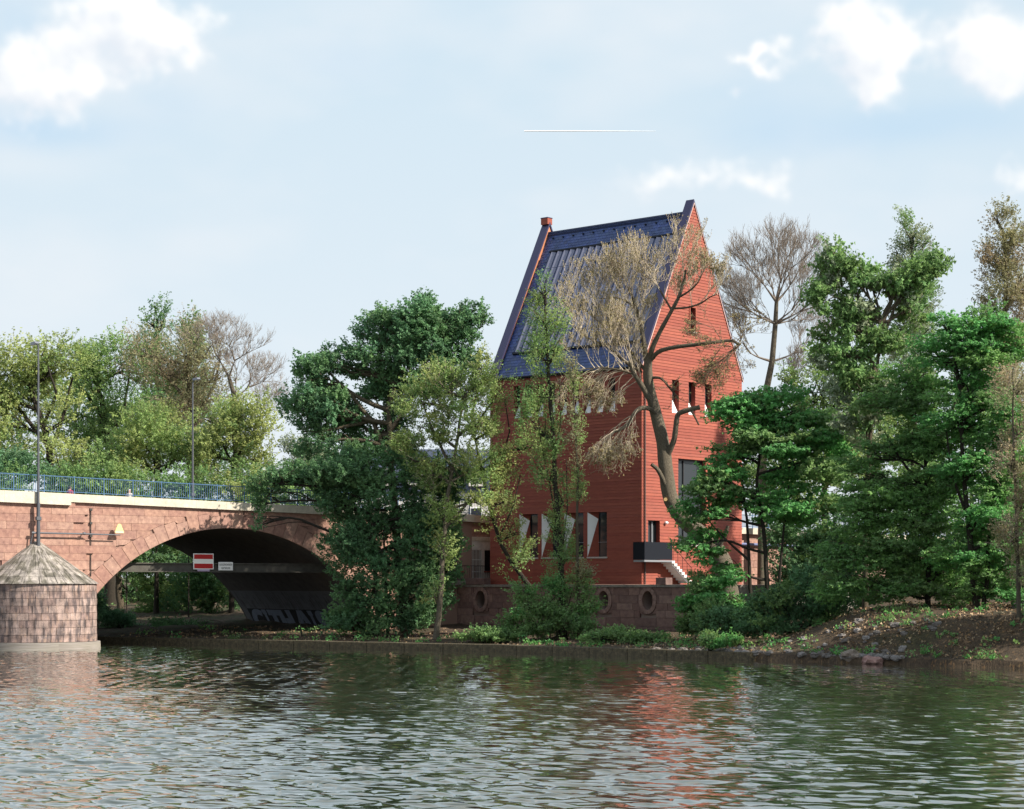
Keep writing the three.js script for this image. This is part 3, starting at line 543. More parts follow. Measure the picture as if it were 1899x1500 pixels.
  { const [a, b, y0, y1] = door, dr = holder('balcony_door', house); part('leaf', box(b - a - .12, y1 - y0 - .06, .05, (a + b) / 2, (y0 + y1) / 2, -.36), M.glass, dr); frameAround(dr, a + .003, b - .003, y0 + .003, y1 - .003, gAt(-.3), .07, .1);
    part('jamb', box(.10, y1 - y0 - .16, .1, a + .78, (y0 + y1) / 2, -.28), M.steel, dr); }
  // four deep windows of the long side: a white and a red splay on the left jamb
  winS.forEach(([a, b, y0, y1]) => {
    const win = holder('splayed_window', house), S = (x, y, q) => [q, y, -x];   // along, height, depth into the house
    const slab = (p, q, s, mat, nm) => { const pos = [], th = .02, tri = [p, q, s]; const A = new THREE.Vector3(...p), n = new THREE.Vector3(...q).sub(A).cross(new THREE.Vector3(...s).sub(A)).normalize().multiplyScalar(th), back = tri.map((k) => [k[0] - n.x, k[1] - n.y, k[2] - n.z]);
      for (const k of [tri[0], tri[1], tri[2], back[2], back[1], back[0]]) pos.push(...k);
      for (let i = 0; i < 3; i++) { const j = (i + 1) % 3; for (const k of [tri[i], back[i], back[j], tri[i], back[j], tri[j]]) pos.push(...k); }
      const g = new THREE.BufferGeometry(); g.setAttribute('position', new THREE.Float32BufferAttribute(pos, 3)); g.computeVertexNormals(); part(nm, metreUV(g), mat, win); };
    const o0 = S(b - .01, y0 + .03, -.03), o1 = S(b - .01, y1 - .01, -.03), i1 = S(b - .62, y1 - .42, .30), i0 = S(b - .62, y0 + .03, .40), i2 = S(b - .62, y1 - .01, .40);
    slab(o0, o1, i1, M.white, 'white_splay'); slab(o0, i1, i0, M.red[1], 'red_splay'); slab(o1, i2, i1, M.red[1], 'red_splay');
    part('pane', box(.02, y1 - y0 - .04, b - a - .62, .42, (y0 + y1) / 2, -(a + b) / 2 + .31), M.glass, win);
    part('frame', merge([box(.06, y1 - y0 - .02, .06, .40, (y0 + y1) / 2, -a - .04), box(.06, y1 - y0 - .02, .06, .40, (y0 + y1) / 2, -b + .62)]), M.windowFrame, win);
    part('guard_rail', tube([v3(.3, y0 + .95, -a), v3(.3, y0 + .95, -b + .62)], .015, 6), M.steel, win);
    part('sill', bevelBox(.5, .10, b - a + .08, .17, y0 - .02, -(a + b) / 2, .01), M.sillStone, win);
  });
  // dark interior behind the panes
  part('inner_floor', box(HWd - 1.1, .2, HL - 1.1, HWd / 2, 5.4, -HL / 2), M.doorBrown, house);
  // balcony, stair, drainpipe, lamp
  const bal = holder('balcony', house), bx0 = -.95, bx1 = 1.95, bz = .9, by = 1.5;
  part('slab', bevelBox(bx1 - bx0, .12, bz - .06, (bx0 + bx1) / 2, by - .06, bz / 2 + .045, .008), M.steel, bal);
  part('front_panel', bevelBox(bx1 - bx0, 1.08, .05, (bx0 + bx1) / 2, by + .56, bz, .006), M.blackMetal, bal);
  part('side_panel', bevelBox(.05, 1.08, bz - .06, bx0 + .025, by + .56, bz / 2 + .01, .006), M.blackMetal, bal);
  const st = holder('stair', house), stepX = 1.97, nst = 8;
  for (let k = 0; k < nst; k++) part('step', bevelBox(.30, .17, .85, stepX + .13 + k * .26, by - .11 - k * .175, .48, .008), M.whitePaint, st);
  part('stringer', tube([v3(stepX, by - .3, .88), v3(stepX + 2.1, by - 1.7, .88)], .03, 6), M.steel, st);
  for (let k = 0; k < 5; k++) part('baluster', tube([v3(stepX + .1 + k * .5, by - .1 - k * .337, .9), v3(stepX + .1 + k * .5, by + .85 - k * .337, .9)], .014, 6), M.blackMetal, st);
  part('handrail', tube([v3(stepX - .02, by + .95, .9), v3(stepX + 2.1, by - .47, .9)], .02, 6), M.blackMetal, st);
  part('drainpipe', tube([v3(.2, .02, .11), v3(.2, EV - .3, .11)], .045), M.pipe, house);
  const lamp = holder('wall_lamp', house); part('shade', new THREE.SphereGeometry(.13, 12, 8).scale(1, .75, 1).translate(2.4, 3.86, .14), M.white, lamp); part('bracket', box(.07, .07, .14, 2.4, 3.86, .07), M.steel, lamp);
}

// ------------------------------------------------------------------ terrace and its round-holed retaining wall
const wallGroup = thing('retaining_wall', 'dark sandstone retaining wall with oval stone openings below the red house', 'wall', V(8, 0, 120));
wallGroup.rotation.y = house.rotation.y;
const wallAt = (l, y, out) => v3(-out, y, -l).applyAxisAngle(v3(0, 1, 0), house.rotation.y).add(wallGroup.position);
{
  const r = rng(41), WT = 3.55, F0 = -.75, holes = [[-1.02, 2.75], [2.4, 2.75], [9.2, 2.75], [5.6, 2.75], [12.6, 2.75]].map(([l, y]) => [l, y]);
  const oval = { a: .40, b: .58 };
  const wallX = (l) => -F0;                                                    // outside face
  const put = (g) => { const p = g.attributes.position; for (let i = 0; i < p.count; i++) { const a = p.getX(i), y = p.getY(i), q = p.getZ(i); p.setXYZ(i, -q + F0, y, -a); } g.computeVertexNormals(); return metreUV(g, 1, r(), r()); };
  const s = new THREE.Shape([[-7, 0], [17.6, 0], [17.6, WT], [-7, WT]].map(([x, y]) => new THREE.Vector2(x, y)));
  for (const [l, y] of holes) { const h = new THREE.Path(); h.absellipse(l, y, oval.a, oval.b, 0, Math.PI * 2); s.holes.push(h); }
  part('wall_core', put(new THREE.ExtrudeGeometry(s, { depth: .76, bevelEnabled: false, curveSegments: 20 }).translate(0, 0, -.92)), M.darkMortar, wallGroup);
  for (const [l, y] of holes) part('opening_back', put(box(1.4, 1.6, .06, l, y, -.95)), wallTones[0], wallGroup);
  for (let y = .2, k = 0; y < WT - .1; k++) {
    const h = [.50, .44, .55, .46, .42, .5][k % 6], y1 = Math.min(y + h, WT); let l = -7 + r() * .7;
    while (l < 17.6) {
      const l1 = Math.min(17.6, l + .8 + r() * .9);
      let segs = [[l, l1]];
      for (const [hl, hy] of holes) if (y < hy + .8 && y1 > hy - .8) segs = segs.flatMap(([a, b]) => b <= hl - .62 || a >= hl + .62 ? [[a, b]] : [[a, hl - .62], [hl + .62, b]].filter(([p, q]) => q - p > .1));
      for (const [a, b] of segs) part('wall_block', put(bevelBox(b - a - .016, y1 - y - .014, .17 + (r() - .5) * .025, (a + b) / 2, (y + y1) / 2, -.085, .009)), wallTones[Math.floor(r() * 4)], wallGroup);
      l = l1;
    }
    y = y1;
  }
  for (const [l, y] of holes) { const ring = holder('oval_surround', wallGroup);
    for (let k = 0; k < 12; k++) {
      const A = k / 12 * 2 * Math.PI + .01, B = (k + 1) / 12 * 2 * Math.PI - .01, e = (w, q) => [l + Math.cos(w) * (oval.a + q), y + Math.sin(w) * (oval.b + q)];
      part('ring_stone', put(prism([e(A, 0), e(A, .26), e((A + B) / 2, .265), e(B, .26), e(B, 0), e((A + B) / 2, 0)].reverse(), .22, -.17, .008)), wallTones[2], ring);
    }
    // filler stones between the ring and the courses
    for (const [sx, sy] of [[1, 1], [1, -1], [-1, 1], [-1, -1]]) { const pts = [[l + sx * .615, y + sy * .80], [l + sx * .615, y + sy * .36]]; for (let k = 0; k <= 5; k++) { const w = Math.atan2(.36, .615) * (1 - k / 5) + Math.PI / 2 * (k / 5); pts.push([l + sx * Math.min(.612, Math.cos(w) * (oval.a + .28)), y + sy * Math.max(.0, Math.sin(w) * (oval.b + .28))]); } pts.push([l, y + sy * .87]); const ordered = sx * sy > 0 ? pts.slice().reverse() : pts; part('filler_stone', put(prism(ordered, .14, -.16)), wallTones[1], ring); } }
  for (let l = -7, k = 0; l < 17.5; l += 1.75, k++) part('coping_slab', put(bevelBox(1.74, .17, .62, l + .875, WT + .085, -.22, .012)), M.concrete, wallGroup);
  for (const [l, w] of [[13.4, 2.4], [-2.1, .75]]) part('end_block', put(bevelBox(w, .42, .7, l, WT + .385, -.2, .015)), wallTones[3], wallGroup);
  // paving of the terrace behind it
  const g = hexa([[.28, 2.2, 7], [14, 2.2, 7], [14, 2.2, -16], [.28, 2.2, -16], [.28, 3.70, 7], [14, 3.70, 7], [14, 3.70, -16], [.28, 3.70, -16]].map(([x, y, z]) => { const p = v3(x, y, z).applyAxisAngle(v3(0, 1, 0), house.rotation.y).add(wallGroup.position); return [p.x, p.y, p.z]; }));
  structure('terrace', g, M.concrete);
}

// ------------------------------------------------------------------ kerb along the water
{
  const kerb = thing('bank_kerb', 'mossy concrete kerb along the edge of the river', 'kerb', V(-26, 0, 124)), r = rng(91);
  const line = [[-34.5, 129.9], [-26.5, 124.2], [-1.5, 108.3], [11.9, 95.75]];
  for (let k = 0; k < line.length - 1; k++) {
    const A = V(line[k][0], 0, line[k][1]), B = V(line[k + 1][0], 0, line[k + 1][1]), L = A.distanceTo(B), n = Math.round(L / 2.6);
    for (let j = 0; j < n; j++) {
      const p = A.clone().lerp(B, (j + .5) / n), g = part('kerb_stone', bevelBox(L / n - .02, .85 + (r() - .5) * .05, .55, 0, 0, 0, .03), M.kerb, kerb);
      g.position.copy(p).sub(kerb.position); g.position.y = -.02; g.rotation.y = Math.atan2(-(B.z - A.z), B.x - A.x);
    }
  }
}

// ------------------------------------------------------------------ white annex between ramp and house, and a town block beyond
{
  const an = thing('white_annex', 'low white rendered annex with barred door beside the red house', 'annex', V(-6.1, 3.68, 127.0)); an.rotation.y = Math.atan2(.62, .78);
  const W = 8.2, Ht = 2.95, wall = holder('wall', an);
  const s = new THREE.Shape([[0, 0], [W, 0], [W, Ht], [0, Ht]].map(([x, y]) => new THREE.Vector2(x, y)));
  const dr = [4.12, 5.15, .32, 2.35], w1 = [2.75, 3.6, .95, 2.35], w2 = [5.42, 6.3, .95, 2.35];
  for (const [a, b, y0, y1] of [dr, w1, w2]) s.holes.push(new THREE.Path([[a, y0], [a, y1], [b, y1], [b, y0]].map(([x, y]) => new THREE.Vector2(x, y))));
  part('front_wall', metreUV(new THREE.ExtrudeGeometry(s, { depth: .25, bevelEnabled: false }).translate(0, 0, -.25)), M.plaster, wall);
  part('back', box(W, Ht, .1, W / 2, Ht / 2, -.62), M.plaster, wall);
  part('roof_slab', bevelBox(W + .5, .28, .8, W / 2, Ht + .14, -.35, .02), M.parapet, an);
  part('plinth', bevelBox(W + .2, .30, .9, W / 2, .15, .46, .015), M.concrete, an);
  const d = holder('door', an); part('door_leaf', box(1.03, 2.0, .05, 4.635, 1.33, -.18), M.doorBrown, d);
  for (let k = 0; k < 9; k++) part('bar', box(.03, 2.0, .03, 4.15 + k * .121, 1.33, -.02), M.whitePaint, d);
  for (const y of [.9, 1.7]) part('cross_bar', box(1.02, .035, .025, 4.635, y, .008), M.whitePaint, d);
  for (const [a, b, y0, y1] of [w1, w2]) { const w = holder('window', an); part('pane', box(b - a, y1 - y0, .02, (a + b) / 2, (y0 + y1) / 2, -.2), M.glass, w); for (let k = 0; k < 7; k++) part('bar', box(.025, y1 - y0, .025, a + .07 + k * .135, (y0 + y1) / 2, -.03), M.blackMetal, w); part('sill', bevelBox(b - a + .16, .09, .24, (a + b) / 2, y0 - .05, .06, .01), M.red[0], w); }
  const rl = holder('railing', an); part('rail', box(W, .04, .04, W / 2, 1.28, .8), M.blackMetal, rl); part('rail', box(W, .03, .03, W / 2, .4, .8), M.blackMetal, rl);
  const bars = []; for (let k = 0; k < 54; k++) bars.push(box(.014, .88, .014, .1 + k * .15, .84, .8)); part('balusters', merge(bars), M.blackMetal, rl).userData.kind = 'stuff';
}
{
  const tb = thing('town_building', 'pale town building with blue grey mansard roof beyond the bridge', 'building', V(-19, 2.5, 206)); tb.rotation.y = .08;
  const W = 27, wall = part('wall', box(W, 11, 9, W / 2, 5.5, -4.5), M.plaster, tb);
  const rf = part('roof', prism([[-.3, 11], [W + .3, 11], [W - .6, 14.6], [W - 3.2, 15.6], [3.2, 15.6], [.6, 14.6]], 9.4, -9.2), M.roofBlue, tb);
  for (let k = 0; k < 8; k++) { const x = 2 + k * 3.3; const dm = holder('dormer', tb); part('dormer_box', bevelBox(1.7, 1.9, 1.2, x, 12.6, .35, .02), M.plaster, dm); part('pane', box(1.1, 1.3, .05, x, 12.6, .965), M.glass, dm); part('dormer_roof', bevelBox(2.0, .16, 1.5, x, 13.65, .4, .02), M.roofBlue, dm); }
  for (let j = 0; j < 3; j++) for (let k = 0; k < 8; k++) { const w = holder('window', tb), x = 2 + k * 3.3, y = 1.9 + j * 3.3; part('frame', bevelBox(1.35, 1.9, .12, x, y, .05, .02), M.white, w); part('pane', box(1.1, 1.65, .03, x, y, .125), M.glass, w); }
}

// ------------------------------------------------------------------ trees
class Leaves {
  constructor(cap) { this.cap = cap; this.p = new Float32Array(cap * 9); this.n = new Float32Array(cap * 9); this.c = new Float32Array(cap * 9); this.k = 0; }
  add(x, y, z, size, r, col, droop = .25, flat = 0, sx = 0, sz = 0) {
    if (this.k >= this.cap) return;
    const th = r() * 6.283, up = (r() * 2 - 1) * (1 - .75 * flat) - droop * (1 - .3 * flat), q = Math.sqrt(Math.max(0, 1 - Math.min(1, up * up)));
    let ax = Math.cos(th) * q + sx * .9, ay = clamp(up, -1, 1), az = Math.sin(th) * q + sz * .9; const la = 1 / (Math.hypot(ax, ay, az) || 1); ax *= la; ay *= la; az *= la;    // stalk to tip
    let bx = r() - .5, by = (r() - .5) * .6, bz = r() - .5; if (flat && r() < flat) { bx = -az; by = (r() - .5) * .5; bz = ax; }
    const d = bx * ax + by * ay + bz * az; bx -= d * ax; by -= d * ay; bz -= d * az; const l = 1 / (Math.hypot(bx, by, bz) || 1); bx *= l; by *= l; bz *= l;
    let nx = ay * bz - az * by, ny = az * bx - ax * bz, nz = ax * by - ay * bx; if (ny < 0) { nx = -nx; ny = -ny; nz = -nz; bx = -bx; by = -by; bz = -bz; }
    const s = size * (.7 + .6 * r()), w = s * .42, o = this.k * 9, P2 = this.p, fold = s * .08;
    const put = (i, u, v, f) => { P2[o + i] = x + ax * u + bx * v + nx * f; P2[o + i + 1] = y + ay * u + by * v + ny * f; P2[o + i + 2] = z + az * u + bz * v + nz * f; };
    put(0, s * .22, w * 1.25, 0); put(3, s * .22, -w * 1.25, 0); put(6, s, 0, -fold);
    for (let i = 0; i < 9; i += 3) { this.n[o + i] = nx; this.n[o + i + 1] = ny; this.n[o + i + 2] = nz; this.c[o + i] = col[0]; this.c[o + i + 1] = col[1]; this.c[o + i + 2] = col[2]; }
    this.k++;
  }
  geo() {
    const g = new THREE.BufferGeometry(), n = this.k * 9;
    g.setAttribute('position', new THREE.BufferAttribute(this.p.slice(0, n), 3)); g.setAttribute('normal', new THREE.BufferAttribute(this.n.slice(0, n), 3)); g.setAttribute('color', new THREE.BufferAttribute(this.c.slice(0, n), 3));
    return g;
  }
}
const tint = (base, r, v = .22) => { const k = 1 + (r() - .5) * 2 * v, w = (r() - .5) * v * .6; return [base[0] * k * (1 + w), base[1] * k, base[2] * k * (1 - w)]; };
// leaf clumps spread through a set of lobes (centre, radii) round an origin
function foliage(L, lobes, n, r, { size = .16, color, vary = .24, clump = .42, per = 12, gap = .3, alt = null, altShare = 0, droop = .25, tier = false, rise = .55, twigs = null }) {
  // every lobe breaks up into smaller boughs of leaf, every bough into shoots with leaves along them
  const boughs = [];
  for (const o of lobes) {
    const m = Math.round(clamp(5 + 1.6 * Math.sqrt(o.rx * o.ry), 5, 15));
    for (let i = 0; i < m; i++) {
      const th = r() * 6.283, u = r() * 1.9 - .85, q = Math.sqrt(Math.max(0, 1 - u * u)), dx = Math.cos(th) * q, dz = Math.sin(th) * q, rad = .35 + .62 * Math.pow(r(), .6), f = (.34 + .30 * r());
      boughs.push({ x: o.x + dx * o.rx * rad, y: o.y + u * o.ry * rad, z: o.z + dz * o.rz * rad, rx: o.rx * f * (tier ? 1.25 : 1), ry: o.ry * f * (tier ? .66 : 1), rz: o.rz * f * (tier ? 1.25 : 1), ox: dx, oy: u, oz: dz, w: o.w ?? 1, c: tint(alt && r() < altShare ? alt : color, r, vary * .8) });
    }
    boughs.push({ x: o.x, y: o.y, z: o.z, rx: o.rx * .6, ry: o.ry * .6, rz: o.rz * .6, ox: 0, oy: 0, oz: 0, w: (o.w ?? 1) * .5, c: tint(color, r, vary * .6) });
  }
  const W = boughs.map((b) => Math.pow(b.rx * b.ry * b.rz, .67) * b.w), tot = W.reduce((a, b) => a + b, 0);
  boughs.forEach((b, k) => {
    const m = Math.max(2, Math.round(n / per * W[k] / tot)), dens = 1 - gap * .55 + gap * .9 * n3(b.x * .8 + 31, b.y * .8, b.z * .8);
    for (let i = 0; i < m; i++) {
      if (r() > dens) continue;
      const th = r() * 6.283, u = r() * 2 - 1, q = Math.sqrt(1 - u * u), rad = Math.pow(r(), .45) * (1 + .25 * n3(b.x + u * 2, b.y + th, b.z));
      const px = b.x + Math.cos(th) * q * b.rx * rad, py = b.y + u * b.ry * rad, pz = b.z + Math.sin(th) * q * b.rz * rad;
      let sx = b.ox * .8 + Math.cos(th) * q * .6 + (r() - .5) * .8, sy = tier ? (r() - .5) * .6 : rise + b.oy * .3 + (r() - .5) * .7, sz = b.oz * .8 + Math.sin(th) * q * .6 + (r() - .5) * .8; const l = 1 / (Math.hypot(sx, sy, sz) || 1); sx *= l; sy *= l; sz *= l;
      const len = clump * (.8 + 1.1 * r()), jit = clump * (tier ? .42 : .30), cc = tint(b.c, r, vary * .45);
      if (twigs && r() < .16) twigs.add([v3(px - sx * len * .4, py - sy * len * .4 - .04, pz - sz * len * .4), v3(px + sx * len * .7, py + sy * len * .7, pz + sz * len * .7)], [.014, .007], 3);
      const c = per * (.6 + .8 * r());
      for (let j = 0; j < c; j++) { const t = r() * len, w = 1 - .5 * t / len; L.add(px + sx * t + (r() + r() - 1) * jit * w, py + sy * t + (r() + r() - 1) * jit * (tier ? .55 : .9) * w, pz + sz * t + (r() + r() - 1) * jit * w, size, r, tint(cc, r, vary * .5), droop, tier ? .5 : .15, sx * .6, sz * .6); }
    }
  });
}
function bend(a, b, r, k = .12, n = 6) { const pts = [], L = a.distanceTo(b), o = v3((r() - .5) * L * k, (r() - .2) * L * k, (r() - .5) * L * k), o2 = v3((r() - .5) * L * k * .5, (r() - .5) * L * k * .5, (r() - .5) * L * k * .5); for (let i = 0; i <= n; i++) { const t = i / n; pts.push(a.clone().lerp(b, t).addScaledVector(o, Math.sin(t * Math.PI)).addScaledVector(o2, Math.sin(t * 2 * Math.PI))); } return pts; }
const taper = (a, b, n) => Array.from({ length: n + 1 }, (_, i) => lerp(a, b, i / n));
/* a leafy tree: trunk lines and crown lobes are given by where they stand in the photograph's frame at the tree's own distance d;
   lobes are [px, py, rx, ry, depth offset, weight] */
let treeSeed = 100;
function leafyTree({ grow = 1.1, name = 'tree', label, group, d, base, trunk, r0 = .22, lobes, n, bark = M.barkDark, limbs = true, stems = [], seed, flat = .9, leaf }) {
  const r = rng(seed ?? treeSeed++), k = d / F, bx = (base - CX) * k, gy = groundH(bx, d), origin = v3(bx, gy, -d);
  const t = thing(name, label, /shrub|bush|ivy/.test(name) ? 'shrub' : 'tree', origin, group);
  const loc = (px, py, dd = 0) => v3((px - CX) / F * (d + dd) - bx, EYE + (HY - py) / F * (d + dd) - gy, -dd);
  const L = lobes.map(([px, py, rx, ry, dd = 0, w = 1]) => { const c = loc(px, py, dd), sx = rx * k * grow, sy = ry * k * grow; return { x: c.x, y: c.y, z: c.z, rx: sx, ry: sy, rz: sx * flat, w }; });
  const wood = new Tubes(), main = [v3(0, -.3, 0), ...(trunk ?? []).map(([px, py, dd]) => loc(px, py, dd ?? 0))];
  const fine = [];
  for (let i = 0; i < main.length - 1; i++) for (let j = 0; j < 4; j++) fine.push(main[i].clone().lerp(main[i + 1], j / 4).add(v3((r() - .5) * r0 * .3, 0, (r() - .5) * r0 * .3)));
  fine.push(main[main.length - 1]);
  if (main.length > 1) wood.add(fine, fine.map((_, i) => r0 * (i === 0 ? 1.35 : 1) * lerp(1, .28, i / fine.length)), 9);
  for (const [rad, ...pts] of stems) { const q = pts.map(([px, py, dd]) => loc(px, py, dd ?? 0)), f = []; for (let i = 0; i < q.length - 1; i++) for (let j = 0; j < 3; j++) f.push(q[i].clone().lerp(q[i + 1], j / 3).add(v3((r() - .5) * rad * .5, 0, (r() - .5) * rad * .5))); f.push(q[q.length - 1]); wood.add(f, taper(rad, rad * .4, f.length - 1), 7); }
  if (limbs && main.length > 1) for (const o of L) {
    const c = v3(o.x, o.y, o.z); let best = fine[0], bd = 1e9; for (const p of fine) { const q = p.distanceTo(c) + (p.y > o.y - .2 * o.ry ? 3 : 0) + (p.y < 1 ? 2 : 0); if (q < bd) { bd = q; best = p; } }
    const len = best.distanceTo(c), rr = clamp(r0 * .5, .04, .16), n1 = 7; const limb = bend(best, c, r, .16, n1); wood.add(limb, taper(rr, rr * .45, n1), 6);
    for (let b = 0; b < 6; b++) { const th = r() * 6.283, u = r() * 1.3 - .4, e = v3(o.x + Math.cos(th) * o.rx * .8, o.y + u * o.ry * .8, o.z + Math.sin(th) * o.rz * .8); wood.add(bend(limb[3 + Math.floor(r() * 4)], e, r, .2, 4), taper(rr * .42, .012, 4), 4); }
  }
  n = Math.round(n * (d < 125 ? 1.85 : 1.7)); leaf = { ...leaf, size: leaf.size * .92, per: Math.max(5, Math.round(leaf.per * .55)) };
  const cap = new Leaves(Math.round(n * 1.2)), tw = leaf.twigs ? new Tubes() : null;
  foliage(cap, L, n, r, { ...leaf, twigs: tw });
  if (wood.i.length) part('trunk', wood.geo(), bark, t);
  if (tw && tw.i.length) part('twigs', tw.geo(), leaf.twigs, t).userData.kind = 'stuff';
  part('crown', cap.geo(), M.leaf, t);
  return t;
}
const G = { yellow: [.37, .43, .145], lime: [.295, .41, .135], mid: [.195, .325, .105], deep: [.145, .28, .115], blue: [.15, .29, .135], chest: [.145, .38, .105], maple: [.19, .37, .105], olive: [.35, .34, .18], brown: [.40, .33, .21], grey: [.34, .39, .25], ivy: [.115, .24, .10] };

// behind the bridge, left
const parkGroup = undefined;
leafyTree({ name: 'lime_tree', label: 'broad yellow green tree with forked dark trunk behind the first lamp post', d: 158, base: 92, r0: .42, trunk: [[95, 900], [92, 830], [70, 760], [50, 700]], stems: [[.2, [92, 830], [30, 750, 2], [0, 700, 3]], [.2, [93, 840], [120, 760], [135, 700]], [.16, [80, 790], [105, 730, -2], [90, 680, -2]]],
  lobes: [[15, 700, 62, 58], [75, 670, 60, 46], [110, 690, 48, 52], [-40, 730, 70, 70], [20, 790, 70, 60], [100, 790, 56, 56, -2], [50, 740, 60, 40, 2], [-20, 860, 60, 50, 3], [130, 860, 50, 50, 2]], n: 30000, leaf: { size: .19, color: G.yellow, clump: .6, per: 22, gap: .42, alt: G.lime, altShare: .35, twigs: M.twigBrown } });
leafyTree({ name: 'ash_tree', label: 'mid green tree with leaning dark limbs behind the bridge railing', d: 168, base: 205, r0: .45, trunk: [[205, 880], [200, 800], [190, 740], [170, 690]], stems: [[.2, [202, 820], [230, 760], [240, 690]], [.18, [195, 780], [160, 730], [130, 700]]],
  lobes: [[185, 660, 42, 46], [215, 690, 46, 60], [160, 720, 50, 60], [230, 760, 50, 56], [180, 800, 60, 50], [140, 780, 46, 46, 3], [250, 690, 34, 50], [190, 860, 70, 46, 2]], n: 27000, bark: M.barkDark, leaf: { size: .18, color: G.mid, clump: .6, per: 24, gap: .38, alt: G.lime, altShare: .4, twigs: M.twigBrown } });
leafyTree({ name: 'poplar_tree', label: 'tallest green poplar spire behind the bridge', d: 176, base: 292, r0: .35, trunk: [[292, 860], [291, 700], [292, 590]], lobes: [[278, 600, 13, 46], [303, 598, 14, 44], [291, 640, 28, 56], [292, 720, 40, 60], [280, 790, 46, 60], [310, 780, 36, 60]], n: 19000, leaf: { size: .17, color: G.mid, clump: .45, per: 20, gap: .3, droop: -.5, alt: G.blue, altShare: .3 } });
leafyTree({ name: 'poplar_tree', label: 'shorter green poplar spire rising from an olive brown tree', d: 179, base: 352, r0: .3, trunk: [[352, 850], [351, 700], [350, 610]], lobes: [[342, 612, 11, 34], [358, 610, 12, 34], [350, 650, 24, 46], [350, 720, 34, 60]], n: 11000, leaf: { size: .17, color: G.mid, clump: .45, per: 20, gap: .3, droop: -.5 } });
leafyTree({ name: 'budding_tree', label: 'olive brown tree just coming into leaf behind the bridge', d: 163, base: 365, r0: .34, trunk: [[365, 880], [362, 790], [350, 720], [345, 660]], stems: [[.15, [360, 780], [400, 710], [410, 650]], [.15, [355, 750], [310, 700], [280, 660]]],
  lobes: [[340, 650, 52, 52], [385, 660, 46, 52], [290, 690, 46, 50], [345, 720, 66, 50], [410, 700, 36, 50], [260, 660, 34, 46], [370, 780, 56, 46]], n: 15000, bark: M.bark, leaf: { size: .15, color: G.olive, clump: .65, per: 11, gap: .32, alt: G.brown, altShare: .4, twigs: M.twigBrown } });
leafyTree({ name: 'willow_bush', label: 'wide yellow green willow leaning over the middle of the railing', d: 152, base: 290, r0: .18, trunk: [[290, 880], [285, 850]], stems: [[.12, [290, 880], [340, 840], [380, 800]], [.12, [290, 880], [250, 840], [220, 810]]], lobes: [[250, 815, 46, 36], [300, 800, 50, 40], [230, 860, 56, 40], [310, 860, 60, 44], [350, 830, 40, 40]], n: 19000, leaf: { size: .16, color: G.lime, clump: .5, per: 22, gap: .34, alt: G.yellow, altShare: .5, twigs: M.twigBrown } });
leafyTree({ name: 'willow_bush', label: 'loose yellow green willow under the thin bare grey tree', d: 150, base: 430, r0: .18, trunk: [[430, 890], [435, 840], [430, 790]], stems: [[.1, [432, 860], [470, 800], [490, 760]], [.1, [432, 860], [400, 800], [385, 760]]], lobes: [[400, 790, 40, 40], [450, 780, 42, 40], [490, 790, 36, 50], [420, 850, 52, 42], [480, 850, 46, 44], [380, 840, 36, 40]], n: 19000, leaf: { size: .16, color: G.yellow, clump: .5, per: 20, gap: .40, alt: G.lime, altShare: .4, twigs: M.twigBrown } });
leafyTree({ name: 'far_tree', label: 'pale grey green tree far behind the bridge abutment', d: 235, base: 588, r0: .4, trunk: [[588, 900], [590, 860]], lobes: [[585, 850, 34, 30], [550, 860, 36, 36], [620, 870, 30, 26], [575, 890, 44, 26]], n: 9000, leaf: { size: .24, color: G.grey, clump: .7, per: 18, gap: .35 } });
leafyTree({ name: 'bank_shrub', label: 'low blue green bush behind the railing near the first lamp post', d: 150, base: 20, r0: .1, trunk: [[20, 900]], lobes: [[10, 860, 46, 34], [70, 880, 40, 28], [-40, 870, 46, 40]], n: 8000, leaf: { size: .17, color: G.blue, clump: .45, per: 24, gap: .2 } });
leafyTree({ name: 'park_tree', label: 'green tree filling the gap behind the ash and poplars', d: 186, base: 140, r0: .4, trunk: [[140, 880], [140, 760]], lobes: [[60, 760, 60, 70], [140, 740, 70, 70], [220, 780, 60, 60], [320, 790, 70, 56], [420, 790, 50, 46], [20, 850, 70, 60], [180, 850, 80, 56], [380, 860, 80, 50]], n: 26000, leaf: { size: .2, color: G.mid, clump: .6, per: 24, gap: .2, alt: G.deep, altShare: .4 } });

// under and beyond the arch
leafyTree({ name: 'riverside_tree', label: 'thick pale trunk with dark crown seen through the arch', d: 146, base: 222, r0: .36, bark: M.barkPale, trunk: [[223, 1120], [218, 1060], [216, 990]], lobes: [[190, 1040, 50, 46], [250, 1020, 60, 36], [230, 960, 70, 50], [170, 1000, 60, 60]], n: 12000, leaf: { size: .17, color: G.deep, clump: .5, per: 24, gap: .2, alt: G.mid, altShare: .4 } });
leafyTree({ name: 'riverside_tree', label: 'sunlit layered green tree seen through the middle of the arch', d: 156, base: 300, r0: .14, trunk: [[298, 1100], [300, 1040]], lobes: [[285, 1080, 44, 26], [320, 1050, 46, 24], [340, 1100, 46, 26], [290, 1120, 44, 22], [310, 1140, 40, 18], [350, 1020, 60, 30], [270, 1030, 40, 26]], n: 17000, leaf: { size: .17, color: G.mid, clump: .42, per: 22, gap: .32, alt: G.lime, altShare: .35 } });
leafyTree({ name: 'riverside_tree', label: 'dark green tree beside the far edge of the vault', d: 152, base: 385, r0: .3, trunk: [[392, 1120], [388, 1060], [385, 1000]], lobes: [[380, 1070, 44, 44], [400, 1110, 34, 40], [360, 1120, 40, 32], [410, 1040, 46, 40], [430, 1100, 30, 40]], n: 14000, leaf: { size: .17, color: G.deep, clump: .45, per: 24, gap: .22, alt: G.mid, altShare: .3 } });
